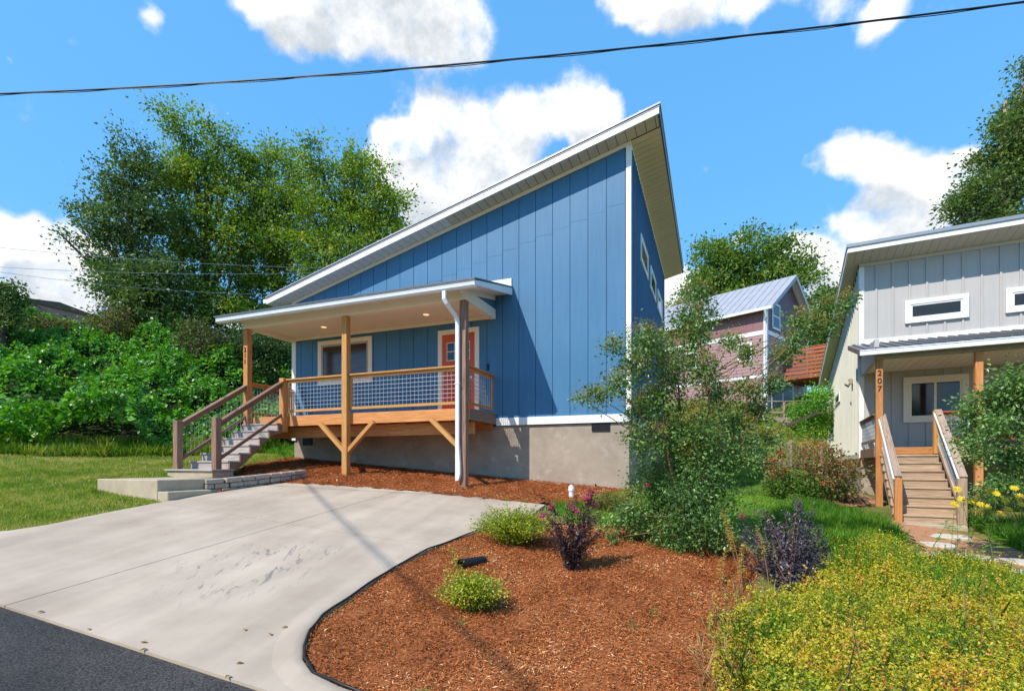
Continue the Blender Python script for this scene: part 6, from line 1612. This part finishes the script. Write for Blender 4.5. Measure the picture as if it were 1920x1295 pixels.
# second myrtle in front of the grey porch
b2 = np.array(gnd(5.6, 10.2)); F2 = float((b2[0] * -math.sin(YAW) + b2[1] * math.cos(YAW)))
tree('crape_myrtle', 'dense dark green myrtle shrub in front of the grey house porch', b2, px_lobes(F2, [(1905, 710, 26), (1870, 730, 24), (1840, 745, 18), (1815, 760, 12), (1900, 770, 40), (1860, 790, 34), (1830, 800, 22), (1815, 825, 16), (1900, 830, 40), (1850, 840, 24), (1940, 740, 50), (1940, 860, 40), (1880, 870, 22), (1825, 850, 14)]), 420, 34, .075, .055, MYRTLE, MYRTLE_B, tr=.035, seed=90, tint=.5, jit=.4, cat='shrub')
tree('shrub', 'low blue-green leafy shrub under the myrtle with yellow flowers before it', np.array(gnd(5.0, 9.4)), px_lobes(9.9, [(1880, 915, 28), (1845, 930, 20), (1910, 925, 30), (1870, 945, 24), (1930, 900, 30)]), 130, 40, .07, .055, MYRTLE, tr=.02, seed=91, tint=.45, jit=.3, cat='shrub')
tree('shrub', 'low leafy green shrub at the foundation corner beside the grass', np.array(gnd(-1.2, 9.7)), px_lobes(8.9, [(1150, 935, 16), (1125, 942, 14), (1175, 945, 18), (1190, 925, 14)]), 60, 40, .05, .045, BROWNBUSH, tr=.015, seed=92, tint=.7, jit=.3, cat='shrub')
tree('shrub', 'spreading grey-green shrub left of the myrtle trunk base', np.array(gnd(-.8, 7.9)), px_lobes(7.2, [(1160, 975, 16), (1200, 985, 20), (1225, 965, 20), (1185, 955, 18), (1140, 985, 10), (1215, 1010, 16)]), 110, 32, .045, .045, MYRTLE, tr=.014, seed=93, tint=.72, jit=.3, cat='shrub')
# browned hydrangea by the grey wall
hb = np.array(gnd(3.4, 15.6)); HF = float(hb[0] * -math.sin(YAW) + hb[1] * math.cos(YAW))
hy = Thing('hydrangea', 'hydrangea bush with rusty brown faded flower heads beside the grey house wall', 'shrub', hb)
hc = np.array([at(x, y, HF + random.uniform(-.6, .8)) for x, y in ((1495, 845), (1510, 835), (1530, 832), (1545, 838), (1560, 850), (1500, 860), (1520, 855), (1540, 860), (1555, 870), (1575, 865), (1590, 870), (1605, 868), (1515, 875), (1535, 880), (1560, 890), (1580, 890), (1600, 885), (1550, 905), (1575, 910), (1525, 900), (1465, 848), (1448, 862), (1470, 880), (1452, 890), (1490, 905), (1475, 900))])
mb = MB()
for c in hc: mb.tube([hb + np.array((random.uniform(-.5, .5), random.uniform(-.3, .3), -.05)), (hb + c) / 2 + np.array((0, 0, .1)), c], [.012, .009, .006], 5, False)
hy.part('stem', mb, BARK)
P, D, Nn, L, Wd, Tn = clusters_to_leaves(hc, 110, .085, .05, 95, .55, wratio=.8); put('flower_heads', leaf_mesh('flower_heads', P, D, Nn, L, Wd, Tn, HYDR, hb), hy.o)
lc = hc[rng.integers(0, len(hc), 90)] + rng.normal(size=(90, 3)) * np.array((.2, .2, .12)) - np.array((0, 0, .25))
P, D, Nn, L, Wd, Tn = clusters_to_leaves(lc, 22, .13, .09, 96, .5, wratio=.6); put('leaves', leaf_mesh('leaves', P, D, Nn, L, Wd, Tn, BROWNBUSH, hb), hy.o)
tree('bush', 'low mixed green bush between the yard lawn and the hydrangea', np.array(gnd(2.6, 14.9)), px_lobes(13.3, [(1480, 905, 20), (1510, 915, 22), (1450, 915, 16), (1540, 925, 18), (1490, 930, 18), (1570, 925, 14)]), 130, 40, .1, .075, TREE_B, tr=.02, seed=97, tint=.45, cat='bush', jit=.5)

# tall single stalks -------------------------------------------------------------------
def stalk(name, label, base, tip, n, ls, mat, smat, tint=.5, lw=.28, group=None, r0=.006, lo=.3, flat=True, head=None, cat='plant'):
    base, tip = np.array(base, float), np.array(tip, float); T = Thing(name, label, cat, base, 0, group)
    ctl = (base + tip) / 2 + np.array((random.uniform(-.06, .06), random.uniform(-.06, .06), .08)); ts = np.linspace(0, 1, 9)
    f_ = lambda t: (1 - t) ** 2 * base + 2 * t * (1 - t) * ctl + t * t * tip
    mb = MB(); mb.tube([f_(t) for t in ts], [r0 * (1 - .6 * t) for t in ts], 5); T.part('stem', mb, smat, smooth=True)
    t = rng.uniform(lo, 1, n); P = np.array([f_(x) for x in t]); a = rng.uniform(0, 6.28, n)
    D = np.column_stack((np.cos(a), np.sin(a), rng.uniform(-.15, .35, n)))
    L = ls * rng.uniform(.6, 1.2, n) * (1.25 - .7 * t)
    put('leaves', leaf_mesh('leaves', P, D, np.tile((0, 0, 1.0), (n, 1)), L, L * lw, tint + .2 * rng.normal(size=n), mat, base), T.o)
    if head is not None:
        k = head; a = np.linspace(0, 6.283, k, endpoint=False); P = np.tile(tip, (k, 1)); fn_v = np.array((random.uniform(-.4, .4), -.75 + random.uniform(-.3, .3), .6)); fn_v /= np.linalg.norm(fn_v)
        e1 = np.cross(fn_v, (0, 0, 1.)); e1 /= np.linalg.norm(e1); e2 = np.cross(fn_v, e1); D = np.cos(a)[:, None] * e1 + np.sin(a)[:, None] * e2 + fn_v * .15
        put('flower', leaf_mesh('flower', P, D, np.tile(fn_v, (k, 1)), .075, .038, rng.random(k), GOLD, base), T.o)
    return T
stalk('dry_stalk', 'tall arching dry yellow stalk right of the crape myrtle base', gnd(.32, 6.0), at(1352, 955, 6.3), 130, .075, DRYY, STEM_R, lo=.52)
stalk('dry_stalk', 'second dry yellow stalk leaning left beside the tall arching one', gnd(.34, 5.95), at(1362, 985, 6.2), 110, .07, DRYY, STEM_R, lo=.5)
stalk('dry_stalk', 'upright yellow-tipped stalk in front of the slate-purple shrub', gnd(.55, 5.6), at(1418, 985, 5.6), 110, .06, DRYY, STEM_R, lo=.55)
stalk('dry_stalk', 'short yellow feathery stalk at the edge of the mulch', gnd(.1, 5.75), at(1362, 1030, 5.8), 100, .06, DRYY, STEM_R, lo=.2)
stalk('dry_stalk', 'yellow feathery stalk low between the dry stalks and slate shrub', gnd(.3, 5.7), at(1393, 1018, 5.8), 110, .065, DRYY, STEM_R, lo=.25)
stalk('leafy_stalk', 'dark green large-leaved stalk in front of the sunlit yard lawn', gnd(.75, 7.6), at(1408, 912, 7.2), 16, .2, MYRTLE, STEM, lw=.38, lo=.35)
stalk('leafy_stalk', 'thin brown stem rising from the ground cover at right', gnd(2.1, 5.6), at(1848, 1050, 5.0), 14, .05, DRYY, STEM_R, lo=.2)
stalk('leafy_stalk', 'broad-leaved green weed at the foot of the long wooden stairs', gnd(3.1, 9.6), at(1777, 975, 8.2), 14, .22, GRASS_G, STEM, lw=.42, lo=.3)
stalk('leafy_stalk', 'tall green weed beside the right newel of the long stairs', gnd(3.75, 9.2), at(1838, 940, 8.3), 26, .2, GRASS_G, STEM, lw=.35, lo=.2)
ORD = ['first', 'second', 'third', 'fourth', 'fifth', 'sixth', 'seventh', 'eighth', 'ninth', 'tenth', 'eleventh', 'twelfth', 'thirteenth', 'fourteenth']
for i, (x, y) in enumerate(sorted(((1795, 917), (1803, 935), (1822, 940), (1838, 945), (1850, 950), (1868, 925), (1885, 938), (1902, 915), (1890, 955), (1912, 930), (1856, 920), (1915, 945), (1790, 945), (1876, 962)))):
    Fd = 8.3 + (i * 37 % 10) * .11; tp_ = at(x, y, Fd)
    stalk('yellow_daisy', f'yellow daisy, {ORD[i]} from the left in the patch beside the long wooden stairs', gnd(tp_[0] + random.uniform(-.15, .15), tp_[1] + random.uniform(-.2, .1)), tp_, 16, .12, GRASS_G, STEM, lo=.1, head=11, group='yellow daisies by the stairs', r0=.004, cat='flower')

# fallen leaves and bits on the driveway
n = 46
q = scatter([(-8, 3), (-3.4, 2.7), (-3.5, 5.5), (-5, 8), (-8.3, 7)], n); q[:9] = [(-5.3, 2.55), (-4.0, 2.56), (-3.9, 2.5), (-3.15, 2.62), (-3.5, 3.0), (-3.25, 3.2), (-3.3, 3.05), (-4.6, 2.5), (-3.05, 2.5)]
sz = np.where(np.arange(n) < 9, .055, rng.uniform(.008, .02, n))
P = np.column_stack((q, plane_z(q[:, 0], q[:, 1]) + DZ + .006)); a = rng.uniform(0, 6.28, n)
put('fallen_leaves', leaf_mesh('fallen_leaves', P, np.column_stack((np.cos(a), np.sin(a), np.full(n, .12))), np.tile((0, .2, 1.0), (n, 1)), sz, sz * .6, np.where(np.arange(n) < 9, .35, 0) , leafmat('dead_leaf', [(0, (.05, .035, .025)), (.3, (.30, .20, .05)), (1, (.5, .36, .08))], .7, .1), fold=.3), kind='stuff')
